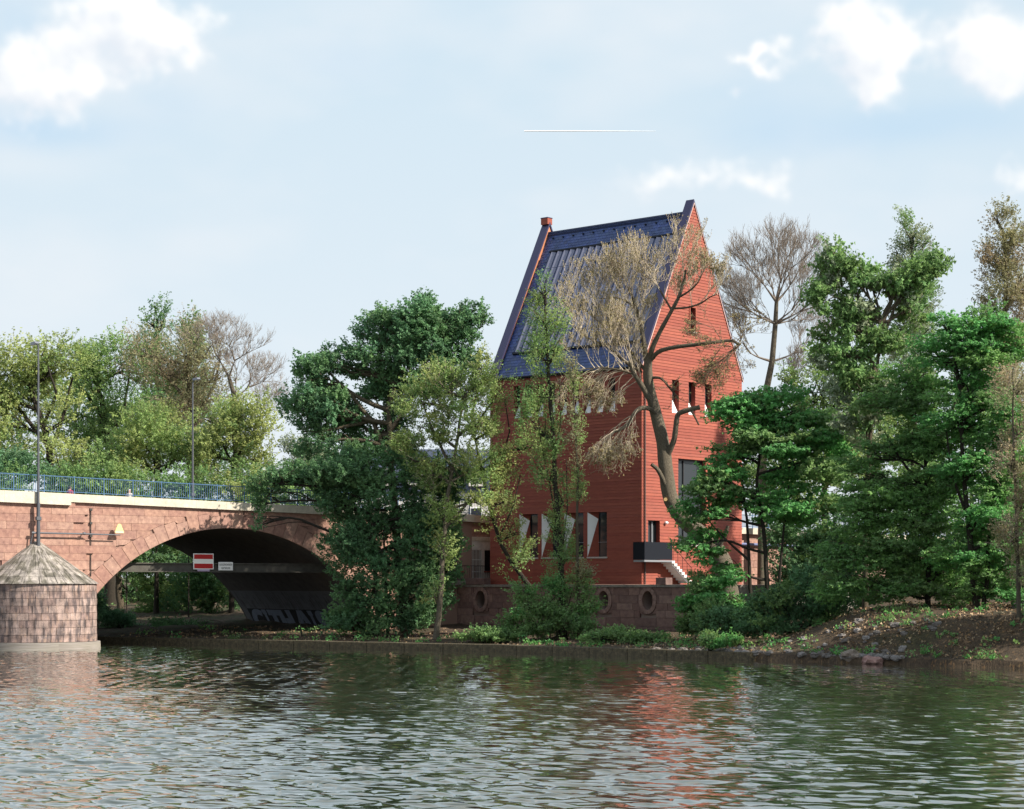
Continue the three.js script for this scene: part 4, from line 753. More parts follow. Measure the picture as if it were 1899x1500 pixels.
leafyTree({ name: 'bank_shrub', label: 'grey green bush at the water seen beside the round pier', d: 136, base: 200, r0: .06, trunk: [[200, 1150]], lobes: [[195, 1150, 32, 24], [225, 1160, 30, 18], [170, 1140, 30, 30]], n: 8000, leaf: { size: .13, color: G.blue, clump: .35, per: 24, gap: .1 } });
leafyTree({ name: 'bank_shrub', label: 'low dark bush at the water under the arch', d: 138, base: 330, r0: .06, trunk: [[330, 1165]], lobes: [[290, 1166, 40, 12], [340, 1164, 44, 14], [390, 1168, 36, 11]], n: 7000, leaf: { size: .13, color: G.deep, clump: .3, per: 24, gap: .15 } });
leafyTree({ name: 'park_tree', label: 'background tree closing the view through the arch', d: 172, base: 250, r0: .4, trunk: [[250, 1060]], lobes: [[200, 1080, 70, 60], [300, 1060, 80, 60], [400, 1080, 70, 60], [250, 1010, 80, 50], [380, 1010, 80, 50], [300, 1120, 130, 36], [460, 1100, 60, 60]], n: 22000, leaf: { size: .2, color: G.mid, clump: .6, per: 24, gap: .08, alt: G.deep, altShare: .5 } });

// the great dark green tree between bridge and house
leafyTree({ name: 'poplar_tree', label: 'large dark green spreading tree between bridge and house', d: 119, base: 752, r0: .34, bark: M.barkPale, trunk: [[748, 1120], [738, 1050], [735, 960], [725, 860], [720, 760], [745, 660]], stems: [[.17, [726, 870], [690, 780], [640, 720], [610, 690]], [.15, [722, 800], [790, 700], [830, 640]], [.12, [690, 780], [600, 800], [560, 800]]],
  lobes: [[575, 715, 36, 36], [610, 680, 38, 34], [560, 770, 34, 36], [610, 760, 44, 44], [590, 815, 44, 30], [640, 790, 34, 40, 2], [640, 655, 26, 22], [690, 640, 34, 30], [720, 590, 30, 26], [765, 590, 44, 34], [740, 640, 46, 36], [800, 620, 46, 44], [860, 600, 26, 30], [885, 590, 18, 22], [850, 650, 40, 40], [690, 690, 36, 30], [760, 690, 56, 40], [720, 740, 46, 40, 2], [800, 700, 46, 40, 2], [700, 800, 44, 44, 1], [650, 850, 30, 26]],
  n: 70000, leaf: { size: .17, color: G.deep, clump: .42, per: 28, gap: .33, alt: G.blue, altShare: .5, twigs: M.twigBrown } });
leafyTree({ name: 'ivy_tree', label: 'ivy clad stems leafed to the ground beside the bridge abutment', d: 117, base: 700, r0: .2, trunk: [[700, 1120], [690, 1000], [680, 900]], stems: [[.12, [720, 1190], [715, 1080], [710, 960]], [.06, [560, 1180], [556, 1150]], [.07, [680, 890], [590, 880], [520, 895], [486, 930]]],
  lobes: [[640, 880, 52, 34], [700, 880, 56, 44], [590, 880, 40, 30], [540, 890, 40, 22], [495, 895, 26, 20], [484, 935, 14, 24], [481, 975, 7, 20], [760, 900, 44, 46], [680, 950, 60, 46], [740, 970, 56, 50], [660, 1020, 40, 44], [720, 1050, 50, 44], [780, 1010, 42, 56], [810, 1070, 30, 50], [690, 1110, 44, 50], [745, 1130, 34, 46], [650, 1150, 34, 30], [810, 1120, 22, 26], [700, 1165, 34, 22], [620, 940, 24, 24], [625, 1010, 24, 36], [640, 1085, 28, 36], [825, 960, 28, 36], [838, 1010, 20, 36], [835, 1065, 18, 30], [780, 1140, 34, 36], [800, 930, 42, 44], [830, 885, 34, 36], [812, 1000, 34, 46], [800, 1070, 30, 44], [825, 1115, 20, 34], [670, 1000, 40, 40], [600, 900, 40, 30]],
  n: 80000, leaf: { size: .15, color: G.ivy, clump: .38, per: 28, gap: .2, alt: G.deep, altShare: .5, twigs: M.twigBrown } });
leafyTree({ name: 'maple_tree', label: 'light yellow green tree in front of the dark spreading tree', d: 114.5, base: 808, r0: .2, bark: M.bark, trunk: [[815, 1130], [822, 1020], [830, 920], [845, 830], [860, 740]], stems: [[.1, [838, 870], [800, 790], [780, 740]], [.1, [826, 980], [870, 930], [905, 915]]],
  lobes: [[780, 745, 40, 36], [820, 720, 40, 40], [865, 730, 34, 46], [790, 800, 44, 36], [850, 800, 40, 40], [890, 790, 24, 36], [760, 850, 30, 28], [870, 870, 40, 36], [800, 880, 30, 26], [890, 690, 20, 40], [890, 930, 26, 20], [815, 950, 24, 40], [822, 1030, 16, 40], [805, 1100, 14, 30]], n: 24000, leaf: { size: .125, color: G.lime, clump: .42, per: 18, gap: .42, alt: G.yellow, altShare: .35, twigs: M.twigTan } });
leafyTree({ name: 'leaning_tree', label: 'thin leaning tree with sparse yellow leaves across the house corner', d: 115.5, base: 988, r0: .17, bark: M.barkDark, trunk: [[985, 1090], [950, 1045], [925, 1000], [905, 930], [890, 860], [878, 800]], stems: [[.07, [905, 930], [930, 860], [945, 800], [935, 730]], [.06, [925, 1000], [955, 930], [965, 880]]],
  lobes: [[925, 730, 24, 40], [915, 800, 26, 36], [945, 860, 26, 36], [905, 870, 28, 34], [935, 930, 24, 36], [955, 990, 24, 40], [915, 960, 20, 26], [955, 1040, 20, 30], [895, 690, 12, 28], [985, 830, 20, 30]], n: 7600, limbs: true, leaf: { size: .12, color: G.yellow, clump: .5, per: 10, gap: .35, alt: G.lime, altShare: .5, twigs: M.twigBrown } });
leafyTree({ name: 'slim_poplar', label: 'slim upright poplar with sparse green leaves in front of the roof', d: 111, base: 1046, r0: .2, bark: M.barkDark, trunk: [[1043, 1100], [1037, 1000], [1030, 900], [1025, 800], [1018, 700], [1012, 600], [1010, 530]], stems: [[.05, [1036, 1000], [1020, 900], [1003, 820], [995, 740]], [.05, [1040, 1040], [1052, 940], [1050, 850]], [.04, [1028, 860], [1040, 780], [1036, 690]]],
  lobes: [[1008, 545, 20, 34], [1010, 600, 26, 44], [1000, 660, 26, 44], [1030, 650, 16, 44], [1012, 730, 32, 46], [990, 790, 24, 46], [1030, 820, 22, 46], [1012, 880, 24, 40], [1045, 930, 14, 40], [1030, 980, 20, 34], [1048, 1040, 24, 34]], n: 15000, limbs: true, leaf: { size: .10, color: G.lime, clump: .36, per: 10, gap: .3, droop: -.3, alt: G.mid, altShare: .5, twigs: M.twigBrown } });
leafyTree({ name: 'slim_poplar', label: 'thinnest young tree beside the slim poplar before the large windows', d: 110.5, base: 1074, r0: .11, bark: M.barkPale, trunk: [[1072, 1090], [1070, 980], [1072, 880], [1066, 780], [1062, 680]], lobes: [[1062, 700, 12, 40], [1066, 780, 14, 46], [1072, 870, 10, 36], [1078, 920, 10, 20], [1075, 1075, 20, 24]], n: 3600, leaf: { size: .10, color: G.olive, clump: .32, per: 8, gap: .3, alt: G.lime, altShare: .5, twigs: M.twigBrown } });
leafyTree({ name: 'bank_shrub', label: 'large green shrub at the foot of the slim poplars', d: 110.5, base: 1020, r0: .05, trunk: [[1020, 1150]], stems: [[.04, [1000, 1190], [985, 1140], [975, 1100]], [.04, [1030, 1190], [1050, 1140], [1060, 1100]]], lobes: [[980, 1130, 32, 26], [1020, 1110, 34, 30], [1060, 1130, 34, 32], [1000, 1165, 40, 26], [1050, 1170, 40, 24], [1090, 1120, 16, 24], [970, 1095, 16, 14], [960, 1160, 22, 20]], n: 12000, leaf: { size: .13, color: G.mid, clump: .42, per: 13, gap: .42, alt: G.chest, altShare: .4, twigs: M.twigBrown } });
leafyTree({ name: 'bank_shrub', label: 'small shrub growing under the arch mouth beside the painted letters', d: 119.5, base: 655, r0: .05, trunk: [[655, 1170]], lobes: [[650, 1150, 26, 26], [675, 1160, 20, 20]], n: 5000, leaf: { size: .12, color: G.chest, clump: .3, per: 22, gap: .2 } });

// right of the house
leafyTree({ name: 'chestnut_tree', label: 'fresh bright green chestnut beside the big bare tree and the house', d: 106, base: 1422, r0: .17, bark: M.barkDark, trunk: [[1424, 1100], [1418, 1000], [1404, 900], [1410, 820]], stems: [[.12, [1395, 1150], [1390, 1060], [1384, 960], [1372, 860]], [.1, [1440, 1150], [1450, 1020], [1462, 900]], [.08, [1404, 930], [1350, 890], [1320, 870]], [.08, [1390, 1040], [1345, 1000], [1310, 960]]],
  lobes: [[1400, 760, 44, 32], [1450, 765, 46, 36], [1365, 790, 32, 36], [1500, 790, 40, 36], [1530, 830, 28, 36], [1440, 820, 56, 30], [1350, 850, 26, 28], [1320, 900, 34, 30], [1305, 950, 30, 30], [1370, 930, 28, 22], [1490, 870, 46, 40], [1440, 940, 44, 30], [1510, 940, 44, 40], [1300, 1010, 26, 26], [1330, 1060, 30, 30], [1310, 1110, 34, 26], [1370, 1130, 34, 30], [1380, 735, 20, 16], [1345, 1140, 30, 26]],
  n: 46000, grow: 1.2, leaf: { tier: true, size: .19, color: G.chest, clump: .42, per: 26, gap: .34, alt: G.mid, altShare: .3, droop: .55, twigs: M.twigBrown } });
leafyTree({ name: 'catalpa_tree', label: 'tall tree with pale straight trunk and loose hanging leaf bunches', d: 104, base: 1604, r0: .19, bark: M.barkPale, trunk: [[1605, 1060], [1608, 900], [1618, 760], [1628, 680], [1632, 600]], stems: [[.11, [1624, 690], [1600, 640], [1570, 580], [1560, 520]], [.1, [1630, 640], [1660, 570], [1690, 530]], [.09, [1625, 700], [1590, 700], [1550, 690]], [.09, [1632, 620], [1650, 560], [1640, 510]]],
  lobes: [[1545, 490, 26, 26], [1575, 510, 26, 24], [1540, 540, 30, 34], [1580, 570, 32, 34], [1625, 520, 20, 26], [1660, 540, 26, 26], [1700, 520, 30, 34], [1730, 490, 22, 20], [1690, 580, 26, 30], [1550, 600, 30, 30], [1600, 630, 32, 30], [1560, 660, 36, 26], [1640, 640, 20, 30], [1580, 720, 36, 30], [1640, 720, 24, 30], [1600, 790, 30, 30]],
  n: 24000, leaf: { size: .20, color: G.mid, clump: .5, per: 18, gap: .5, droop: .8, alt: G.grey, altShare: .22, twigs: M.twigTan } });
leafyTree({ name: 'poplar_tree', label: 'pale green poplar spire standing behind the loose leafed tall tree', d: 142, base: 1692, r0: .3, trunk: [[1694, 900], [1695, 700], [1693, 480]], lobes: [[1690, 430, 20, 34], [1675, 480, 22, 40], [1708, 490, 26, 46], [1690, 540, 38, 50], [1680, 610, 38, 50], [1712, 620, 36, 50], [1695, 690, 40, 50]], n: 22000, leaf: { size: .14, color: G.grey, clump: .4, per: 16, gap: .3, droop: -.5, alt: G.mid, altShare: .5, twigs: M.twigGrey } });
leafyTree({ name: 'poplar_tree', label: 'brownish budding poplar spire behind the dark stemmed maple', d: 120, base: 1868, r0: .34, trunk: [[1868, 900], [1866, 700], [1864, 460]], lobes: [[1855, 420, 22, 34], [1880, 450, 26, 40], [1850, 490, 30, 50], [1885, 530, 34, 50], [1855, 570, 36, 50], [1890, 620, 36, 60], [1860, 670, 36, 50], [1895, 730, 34, 60]], n: 22000, bark: M.bark, leaf: { size: .12, color: G.olive, clump: .45, per: 13, gap: .3, droop: -.4, alt: G.brown, altShare: .45, twigs: M.twigTan } });
leafyTree({ name: 'maple_tree', label: 'broad bright green maple beside the pale straight trunk', d: 99, base: 1720, r0: .16, trunk: [[1722, 1080], [1720, 960], [1715, 840], [1712, 740]], stems: [[.09, [1718, 920], [1670, 850], [1640, 800]], [.09, [1716, 860], [1760, 780], [1780, 720]]],
  lobes: [[1700, 700, 40, 34], [1660, 760, 44, 36], [1730, 740, 46, 40], [1690, 820, 60, 36], [1620, 850, 40, 30], [1750, 820, 50, 40], [1640, 910, 56, 36], [1710, 900, 60, 40], [1600, 960, 40, 32], [1680, 970, 60, 36], [1750, 960, 50, 40], [1640, 1030, 50, 32], [1710, 1040, 56, 36], [1760, 1060, 44, 34], [1690, 1085, 36, 18], [1640, 1095, 50, 24], [1760, 1095, 50, 24], [1590, 1030, 40, 40], [1600, 890, 36, 34], [1560, 1080, 34, 30]], n: 62000, grow: 1.2, leaf: { tier: true, size: .15, color: G.maple, clump: .40, per: 28, gap: .28, alt: G.mid, altShare: .35, droop: .3, twigs: M.twigBrown } });
leafyTree({ name: 'maple_tree', label: 'green maple with several dark stems above the stony bank', d: 96, base: 1812, r0: .2, bark: M.barkDark, trunk: [[1806, 1080], [1795, 960], [1785, 840], [1780, 720]], stems: [[.13, [1818, 1160], [1830, 1080], [1834, 980], [1846, 860]], [.09, [1795, 960], [1765, 880], [1755, 800]], [.08, [1834, 980], [1870, 900], [1880, 820]]],
  lobes: [[1790, 610, 40, 30], [1840, 600, 40, 36], [1770, 660, 44, 36], [1830, 670, 50, 40], [1800, 730, 50, 40], [1860, 760, 44, 46], [1780, 790, 40, 36], [1840, 840, 46, 44], [1890, 830, 30, 50], [1800, 880, 40, 40], [1860, 920, 40, 44], [1810, 970, 44, 36], [1760, 600, 22, 18], [1870, 650, 30, 40], [1830, 1040, 46, 36], [1885, 980, 40, 44], [1780, 1040, 40, 36], [1850, 1095, 44, 24]], n: 58000, grow: 1.15, leaf: { tier: true, size: .15, color: G.chest, clump: .42, per: 28, gap: .32, alt: G.maple, altShare: .5, droop: .3, twigs: M.twigBrown } });
leafyTree({ name: 'budding_tree', label: 'sparse brown budding tree before the dark stemmed maple', d: 91, base: 1890, r0: .12, bark: M.bark, trunk: [[1888, 1080], [1885, 960], [1880, 840], [1878, 740]], lobes: [[1880, 720, 26, 50], [1895, 800, 26, 50], [1870, 860, 22, 50], [1895, 930, 24, 50], [1875, 1000, 26, 46], [1895, 1060, 22, 40]], n: 6500, leaf: { size: .10, color: G.brown, clump: .45, per: 10, gap: .3, alt: G.olive, altShare: .5, twigs: M.twigTan } });
leafyTree({ name: 'willow_tree', label: 'soft green willow behind the chestnut', d: 139, base: 1530, r0: .3, trunk: [[1530, 940], [1530, 800]], lobes: [[1540, 680, 40, 36], [1500, 720, 40, 40], [1570, 720, 44, 44], [1470, 760, 36, 40], [1530, 780, 56, 44], [1610, 780, 46, 46], [1460, 830, 40, 40], [1560, 860, 70, 50], [1640, 850, 50, 50]], n: 26000, leaf: { size: .16, color: G.lime, clump: .5, per: 22, gap: .28, alt: G.mid, altShare: .55, twigs: M.twigBrown } });
leafyTree({ name: 'willow_tree', label: 'green tree behind the ramp railing beside the house', d: 168, base: 1420, r0: .3, trunk: [[1420, 960], [1420, 880]], lobes: [[1400, 890, 34, 30], [1440, 880, 40, 40], [1480, 900, 44, 40], [1410, 930, 40, 24], [1500, 940, 50, 30]], n: 12000, leaf: { size: .18, color: G.lime, clump: .5, per: 22, gap: .25, alt: G.mid, altShare: .5 } });
for (const [b, d, label, n, c, lobes] of [
  [1600, 160, 'hazy green tree behind the pale poplar spire', 17000, G.mid, [[1600, 740, 60, 60], [1660, 700, 50, 60], [1640, 790, 70, 60], [1560, 830, 60, 60], [1700, 780, 60, 60]]],
  [1800, 150, 'green tree filling behind the two green maples', 22000, G.mid, [[1770, 700, 60, 60], [1840, 720, 60, 70], [1800, 800, 70, 60], [1890, 800, 50, 70], [1740, 860, 60, 60], [1850, 890, 70, 60], [1700, 900, 50, 50]]],
  [2010, 88, 'leafy tree over the bank beyond the sparse brown tree', 22000, G.maple, [[1990, 860, 70, 50], [2080, 860, 80, 60], [2010, 940, 80, 60], [2090, 960, 90, 70], [2060, 1040, 80, 50], [1980, 1020, 50, 40]]],
  [2240, 78, 'second leafy tree farther along the bank past the sparse brown tree', 20000, G.maple, [[2200, 840, 100, 70], [2300, 860, 100, 80], [2180, 940, 100, 70], [2290, 980, 110, 70]]]])
  leafyTree({ name: 'park_tree', label, d, base: b, r0: .3, trunk: [[b, 1000], [b + 4, 860]], lobes, n, leaf: { size: .17, color: c, clump: .5, per: 24, gap: .2, alt: G.lime, altShare: .3 } });
{ const hedge = [[-30, 60, G.blue], [110, 44, G.mid], [215, 50, G.lime], [330, 50, G.mid], [450, 46, G.yellow], [560, 46, G.mid]];
  hedge.forEach(([px, w, c], i) => leafyTree({ name: 'hedge_shrub', label: ['blue green hedge bush behind the railing beyond the first lamp post', 'green hedge bush behind the railing between lamp post and red clothed person', 'lime green hedge bush behind the railing by the red clothed person', 'green hedge bush behind the railing near the second lamp post', 'yellow hedge bush behind the railing past the second lamp post', 'green hedge bush behind the railing where the dark tree begins'][i], d: 146, base: px + 20, r0: .05, trunk: [[px + 20, 940]], lobes: [[px, 925, w, 24], [px + w * 1.2, 930, w, 24], [px, 905, w, 26], [px + w * .9, 900, w * .8, 28], [px + w * .4, 885, w * .7, 22], [px, 950, w, 26], [px + w, 950, w, 26]], n: 9000, leaf: { size: .16, color: c, clump: .45, per: 22, gap: .12, alt: G.mid, altShare: .4 } })); }
for (const [b, d, label, lobes] of [
  [1520, 116, 'dark thicket between chestnut and pale straight trunk', [[1480, 1010, 46, 40], [1540, 1000, 50, 50], [1500, 1070, 56, 46], [1560, 1080, 46, 50], [1590, 1020, 40, 40]]],
  [1680, 113, 'dark thicket behind the broad bright green maple', [[1620, 1040, 50, 50], [1690, 1010, 60, 60], [1750, 1020, 50, 60], [1660, 1100, 60, 34], [1740, 1100, 60, 34], [1700, 920, 60, 60]]],
  [1840, 110, 'dark thicket behind the dark stemmed maple', [[1800, 1040, 50, 56], [1860, 1010, 50, 60], [1890, 1070, 40, 50], [1830, 1100, 60, 34], [1860, 920, 50, 50], [1930, 1000, 50, 90]]]])
  leafyTree({ name: 'thicket_shrub', label, d, base: b, r0: .1, trunk: [[b, 1090]], lobes, n: 22000, leaf: { size: .16, color: G.deep, clump: .45, per: 26, gap: .1, alt: G.mid, altShare: .3 } });
for (const [b, d, label, lobes, n, c] of [
  [1345, 103.5, 'dense dark shrub below the foot of the big bare tree', [[1340, 1150, 36, 30], [1390, 1160, 36, 28], [1300, 1160, 30, 22], [1420, 1130, 30, 34]], 11000, G.deep],
  [1480, 102, 'dense dark shrub under the chestnut crown', [[1450, 1120, 44, 40], [1500, 1110, 44, 44], [1480, 1160, 50, 26], [1540, 1140, 34, 34], [1420, 1170, 36, 18]], 15000, G.ivy],
  [1290, 108, 'low leafy shrub on the bank below the balcony stair', [[1290, 1120, 26, 26], [1275, 1160, 24, 18], [1310, 1085, 22, 20]], 6000, G.mid],
  [1170, 106.5, 'low weedy shrub on the bank below the two oval openings', [[1150, 1180, 34, 10], [1200, 1184, 30, 9], [1110, 1184, 26, 10]], 4200, G.mid],
  [900, 110, 'low weedy shrub beside the kerb near the leaning tree', [[890, 1184, 36, 11], [930, 1186, 26, 9], [950, 1176, 20, 14]], 4200, G.mid],
  [1315, 97.5, 'small round weed clump near the kerb below the dark shrubs', [[1315, 1190, 18, 10], [1350, 1192, 16, 9]], 2200, G.chest]])
  leafyTree({ name: 'bank_shrub', label, d, base: b, r0: .04, trunk: [[b, 1170]], lobes, n, leaf: { size: .13, color: c, clump: .3, per: 22, gap: .2, alt: G.mid, altShare: .35, twigs: M.twigBrown } });

// ------------------------------------------------------------------ bare trees
function whip(T, p, dir, len, rad, r, { up = .25, subs = 5, subLen = .3, n = 6, wob = .12, L = null, bud = null, budSize = .07, droop = 0 } = {}) {
  const pts = [p.clone()], dv = dir.clone().normalize(), q = p.clone();
  for (let i = 0; i < n; i++) { dv.add(v3((r() - .5) * wob * 2, up / n * 2 - droop * i / n, (r() - .5) * wob * 2)).normalize(); q.addScaledVector(dv, len / n); pts.push(q.clone()); }
  T.add(pts, taper(rad, Math.max(.007, rad * .3), n), rad > .05 ? 5 : 3);
  for (let k = 0; k < subs; k++) {
    const a = pts[1 + Math.floor(r() * n)], d2 = v3((r() - .5) * 1.6, .5 + r() * .8 - droop * 2.2, (r() - .5) * 1.6).add(dv).normalize(), l2 = len * subLen * (.5 + r()), m = a.clone().addScaledVector(d2, l2 * .5).add(v3((r() - .5) * .08, .03, (r() - .5) * .08)), e = a.clone().addScaledVector(d2, l2).add(v3(0, up * .2 - droop * l2 * .6, 0));
    T.add([a, m, e], [rad * .5, rad * .4, .006].map((w) => Math.max(.006, w)), 3);
    if (L && bud) for (let j = 0; j < 3; j++) { const t = .4 + .6 * r(), b = m.clone().lerp(e, t); L.add(b.x, b.y, b.z, budSize, r, tint(bud, r, .3), .2); }
  }
  return pts;
}
function branching(T, p, dir, len, rad, depth, r, o) {
  const pts = whip(T, p, dir, len, rad, r, { up: o.up, subs: depth <= 1 ? 3 : 0, wob: o.wob, n: depth > 2 ? 5 : depth > 0 ? 3 : 2, L: o.L, bud: o.bud, subLen: .5 });
  if (depth <= 0) return;
  const kids = depth > 4 ? 2 + (r() < .6) : 2 + (r() < .45);
  for (let k = 0; k < kids + (depth > 2 ? 1 : 0); k++) {
    const tip = k < kids, at = tip ? pts[pts.length - 1] : pts[Math.max(1, pts.length - 2 - Math.floor(r() * 3))], d0 = pts[pts.length - 1].clone().sub(pts[pts.length - 2]).normalize();
    const side = v3(r() - .5, (r() - .5) * .7, r() - .5).normalize(), d2 = d0.multiplyScalar(1).addScaledVector(side, o.spread * (.7 + .6 * r())).normalize();
    branching(T, at, d2, len * (.66 + .22 * r()), Math.max(.011, rad * (tip ? .62 : .45)), depth - 1, r, o);
  }
}
function bareTree({ name, label, d, base, trunk, r0, bark, twig, start, len, depth, seed, spread = .62, up = .10, bud }) {
  const r = rng(seed), bx = (base - CX) / F * d, gy = groundH(bx, d), t = thing(name, label, 'tree', v3(bx, gy, -d));
  const loc = (px, py, dd = 0) => v3((px - CX) / F * (d + dd) - bx, EYE + (HY - py) / F * (d + dd) - gy, -dd);
  const W = new Tubes(), T = new Tubes(), L = bud ? new Leaves(9000) : null, main = [v3(0, -.3, 0), ...trunk.map((q) => loc(...q))];
  W.add(main, main.map((_, i) => r0 * lerp(1.15, .5, i / (main.length - 1))), 9);
  for (const [i, rad, dx, dy, dz, f] of start) branching(T, main[i], v3(dx, dy, dz), len * (f ?? 1), rad, depth, r, { spread, up, wob: .10, L, bud });
  part('trunk', W.geo(), bark, t); part('branches', T.geo(), twig, t); if (L) part('buds', L.geo(), M.litter, t);
}
bareTree({ name: 'bare_tree', label: 'round crowned bare tree standing behind the red house', d: 148, base: 1412, r0: .3, bark: M.bark, twig: M.twigGrey, seed: 501, trunk: [[1414, 900], [1418, 740], [1432, 670], [1438, 600], [1440, 560]], len: 1.75, depth: 5, spread: .55,
  start: [[5, .13, .05, 1, .1], [5, .12, -.7, .9, .3], [5, .12, .8, .9, -.2], [5, .11, .2, .8, .9], [5, .11, -.2, .8, -.9], [4, .12, -1.3, .5, .1, 1.15], [4, .12, 1.4, .5, .2, 1.15], [4, .11, -.7, .6, -1], [4, .11, .7, .6, 1], [3, .12, -1.4, .25, .3, 1.05], [3, .11, 1.3, .35, -.3, 1.1], [2, .10, -1.3, .2, -.2, .9], [2, .10, 1.3, .3, .3, .9], [4, .1, -1.2, .1, .8, .9], [4, .1, 1.2, .15, -.8, .9]] });
bareTree({ name: 'bare_tree', label: 'thin bare grey tree leaning above the willows behind the bridge', d: 160, base: 446, r0: .3, bark: M.bark, twig: M.twigGrey, seed: 503, trunk: [[444, 880], [440, 780], [436, 740], [425, 700]], len: 1.35, depth: 5, spread: .7,
  start: [[4, .12, -.5, 1, .1, 1.2], [4, .11, .3, 1, .2, 1.1], [3, .11, .9, .7, -.1, 1.1], [3, .09, .2, 1, .4], [2, .09, 1.1, .5, .1]] });
{ // the big pollarded tree in front of the gable
  const d = 114, r = rng(611), base = 1352, bx = (base - CX) / F * d, gy = groundH(bx, d), t = thing('pollard_tree', 'big bare pollarded tree with curved trunk in front of the red gable', 'tree', v3(bx, gy, -d));
  const loc = (px, py, dd = 0) => v3((px - CX) / F * (d + dd) - bx, EYE + (HY - py) / F * (d + dd) - gy, -dd);
  const spline = (pts, n) => new THREE.CatmullRomCurve3(pts.map((q) => loc(...q))).getPoints(n);
  const W = new Tubes();
  const tr = spline([[1352, 1150], [1350, 1100], [1340, 1045], [1314, 1003], [1270, 965], [1245, 928], [1235, 872], [1229, 820], [1217, 770], [1206, 725], [1201, 690], [1204, 655]], 44);
  const rr = [.70, .64, .58, .53, .48, .45, .42, .39, .35, .31, .28, .2];
  W.add(tr, tr.map((_, i) => { const f = i / 44 * 11, k = Math.min(10, Math.floor(f)); return lerp(rr[k], rr[k + 1], f - k) * (1 + .06 * n2(i * .7, 3)); }), 16);
  part('trunk', W.geo(), M.bark, t);
  const limbs = [
    ['limb', .17, .06, [[1204, 668], [1210, 645, -.3], [1224, 615, -.5], [1246, 575, -.8], [1260, 548, -1], [1268, 520, -1.1], [1272, 500, -1.2]]],
    ['limb', .07, .03, [[1246, 576, -.8], [1232, 552, -.4], [1220, 530, 0], [1212, 512, .2]]],
    ['limb', .065, .025, [[1258, 552, -1], [1280, 538, -1.4], [1294, 524, -1.7], [1302, 508, -1.8]]],
    ['limb', .07, .025, [[1250, 572, -.8], [1275, 570, -1.3], [1300, 562, -1.6], [1318, 550, -1.9], [1330, 546, -2]]],
    ['limb', .14, .08, [[1206, 668], [1222, 652, -.5], [1250, 644, -1], [1290, 639, -1.5], [1330, 634, -2], [1358, 632, -2.3], [1372, 640, -2.4]]],
    ['limb', .17, .07, [[1202, 690], [1196, 650, .2], [1190, 612, .4], [1184, 590, .6], [1176, 560, .8], [1166, 535, .9]]],
    ['limb', .08, .03, [[1184, 578, .6], [1164, 560, .9], [1140, 552, 1.2], [1112, 554, 1.4]]],
    ['limb', .10, .04, [[1199, 690], [1176, 660, .2], [1150, 628, .5], [1118, 604, .8], [1078, 566, 1.1]]],
    ['limb', .09, .03, [[1190, 690], [1160, 672, -.4], [1130, 645, -.7], [1090, 626, -1], [1062, 604, -1.2]]],
    ['limb', .20, .10, [[1217, 768], [1202, 735, -.3], [1186, 708, -.5], [1174, 690, -.6], [1168, 670, -.7]]],
    ['limb', .07, .025, [[1176, 694, -.6], [1150, 686, -.8], [1120, 682, -1], [1085, 684, -1.2]]],
    ['limb', .15, .09, [[1216, 766, -.2], [1202, 757, -.5], [1186, 758, -.8], [1175, 768, -1], [1168, 784, -1.1], [1154, 794, -1.2], [1140, 800, -1.3]]],
    ['limb', .17, .14, [[1239, 842, -.2], [1250, 815, -.5], [1254, 786, -.7], [1258, 768, -.8], [1274, 761, -.9], [1298, 755, -1]]],
    ['limb', .065, .05, [[1281, 761, -.9], [1288, 772, -1], [1296, 788, -1.1]]],
    ['limb', .15, .11, [[1236, 905, -.2], [1228, 886, -.4], [1219, 870, -.5], [1208, 861, -.6]]],
    ['limb', .09, .04, [[1206, 700], [1226, 702, -.5], [1244, 722, -.8], [1258, 738, -1]]],
    ['limb', .13, .10, [[1340, 1048], [1334, 1018, -.4], [1344, 994, -.6], [1350, 975, -.7]]],
  ];
  const ends = [];
  for (const [nm, a, b, pts] of limbs) { const q = spline(pts, pts.length * 3); part(nm, new Tubes().add(q, taper(a, b, q.length - 1).map((w, i) => w * (1 + .08 * n2(i, a * 40))), 9).geo(), a > .12 ? M.bark : M.barkPale, t); ends.push(q); }
  const T = new Tubes(), D = new Tubes(), L = new Leaves(60000), budC = [.26, .215, .085];
  const emit = (k, n, len, dirF, from = .35, o = {}) => { const q = ends[k]; for (let i = 0; i < n; i++) { const p = q[Math.min(q.length - 1, Math.floor(lerp(from, 1, r()) * q.length))]; whip(o.T ?? T, p, dirF(), len * (.55 + .75 * r()), .024, r, { subs: 6, subLen: .26, up: .45, L, bud: budC, budSize: .06, ...o }); } };
  const burst = (k, n, len, dirF, from, o = {}) => { const q = ends[k]; for (let i = 0; i < n; i++) { const p = q[Math.min(q.length - 1, Math.floor(lerp(from, 1, (i + r()) / n) * q.length))]; branching(o.T ?? T, p, dirF(), len * (.7 + .6 * r()), o.rad ?? .036, o.depth ?? 3, r, { spread: o.spread ?? .62, up: o.up ?? .2, wob: .13, L, bud: budC }); } };
  const fan = (lean, wide = 2.4) => () => v3(lean + (r() - .5) * wide, .75 + r() * .6, (r() - .5) * 2);
  burst(0, 7, .95, fan(.1), .45); burst(1, 7, .9, fan(-.3), .2); burst(2, 6, .8, fan(.3), .3); burst(3, 6, .7, fan(.5), .35);
  burst(5, 12, 1.0, fan(0), .3); burst(6, 11, 1.0, fan(-.4), .1); burst(7, 14, 1.0, fan(-.4), .2); burst(8, 12, .95, fan(-.5), .25);
  burst(9, 9, 1.1, fan(-.8), .35); burst(10, 8, .9, fan(-.4), .2);
  const hang = () => v3(-.4 - r() * 1.0, .15 - r() * .7, (r() - .5) * 1.6);
  burst(11, 13, 1.05, hang, .35, { up: -.34, spread: .55, depth: 3 }); burst(9, 6, 1.0, hang, .5, { up: -.25 }); burst(10, 7, .85, hang, .2, { up: -.25 });
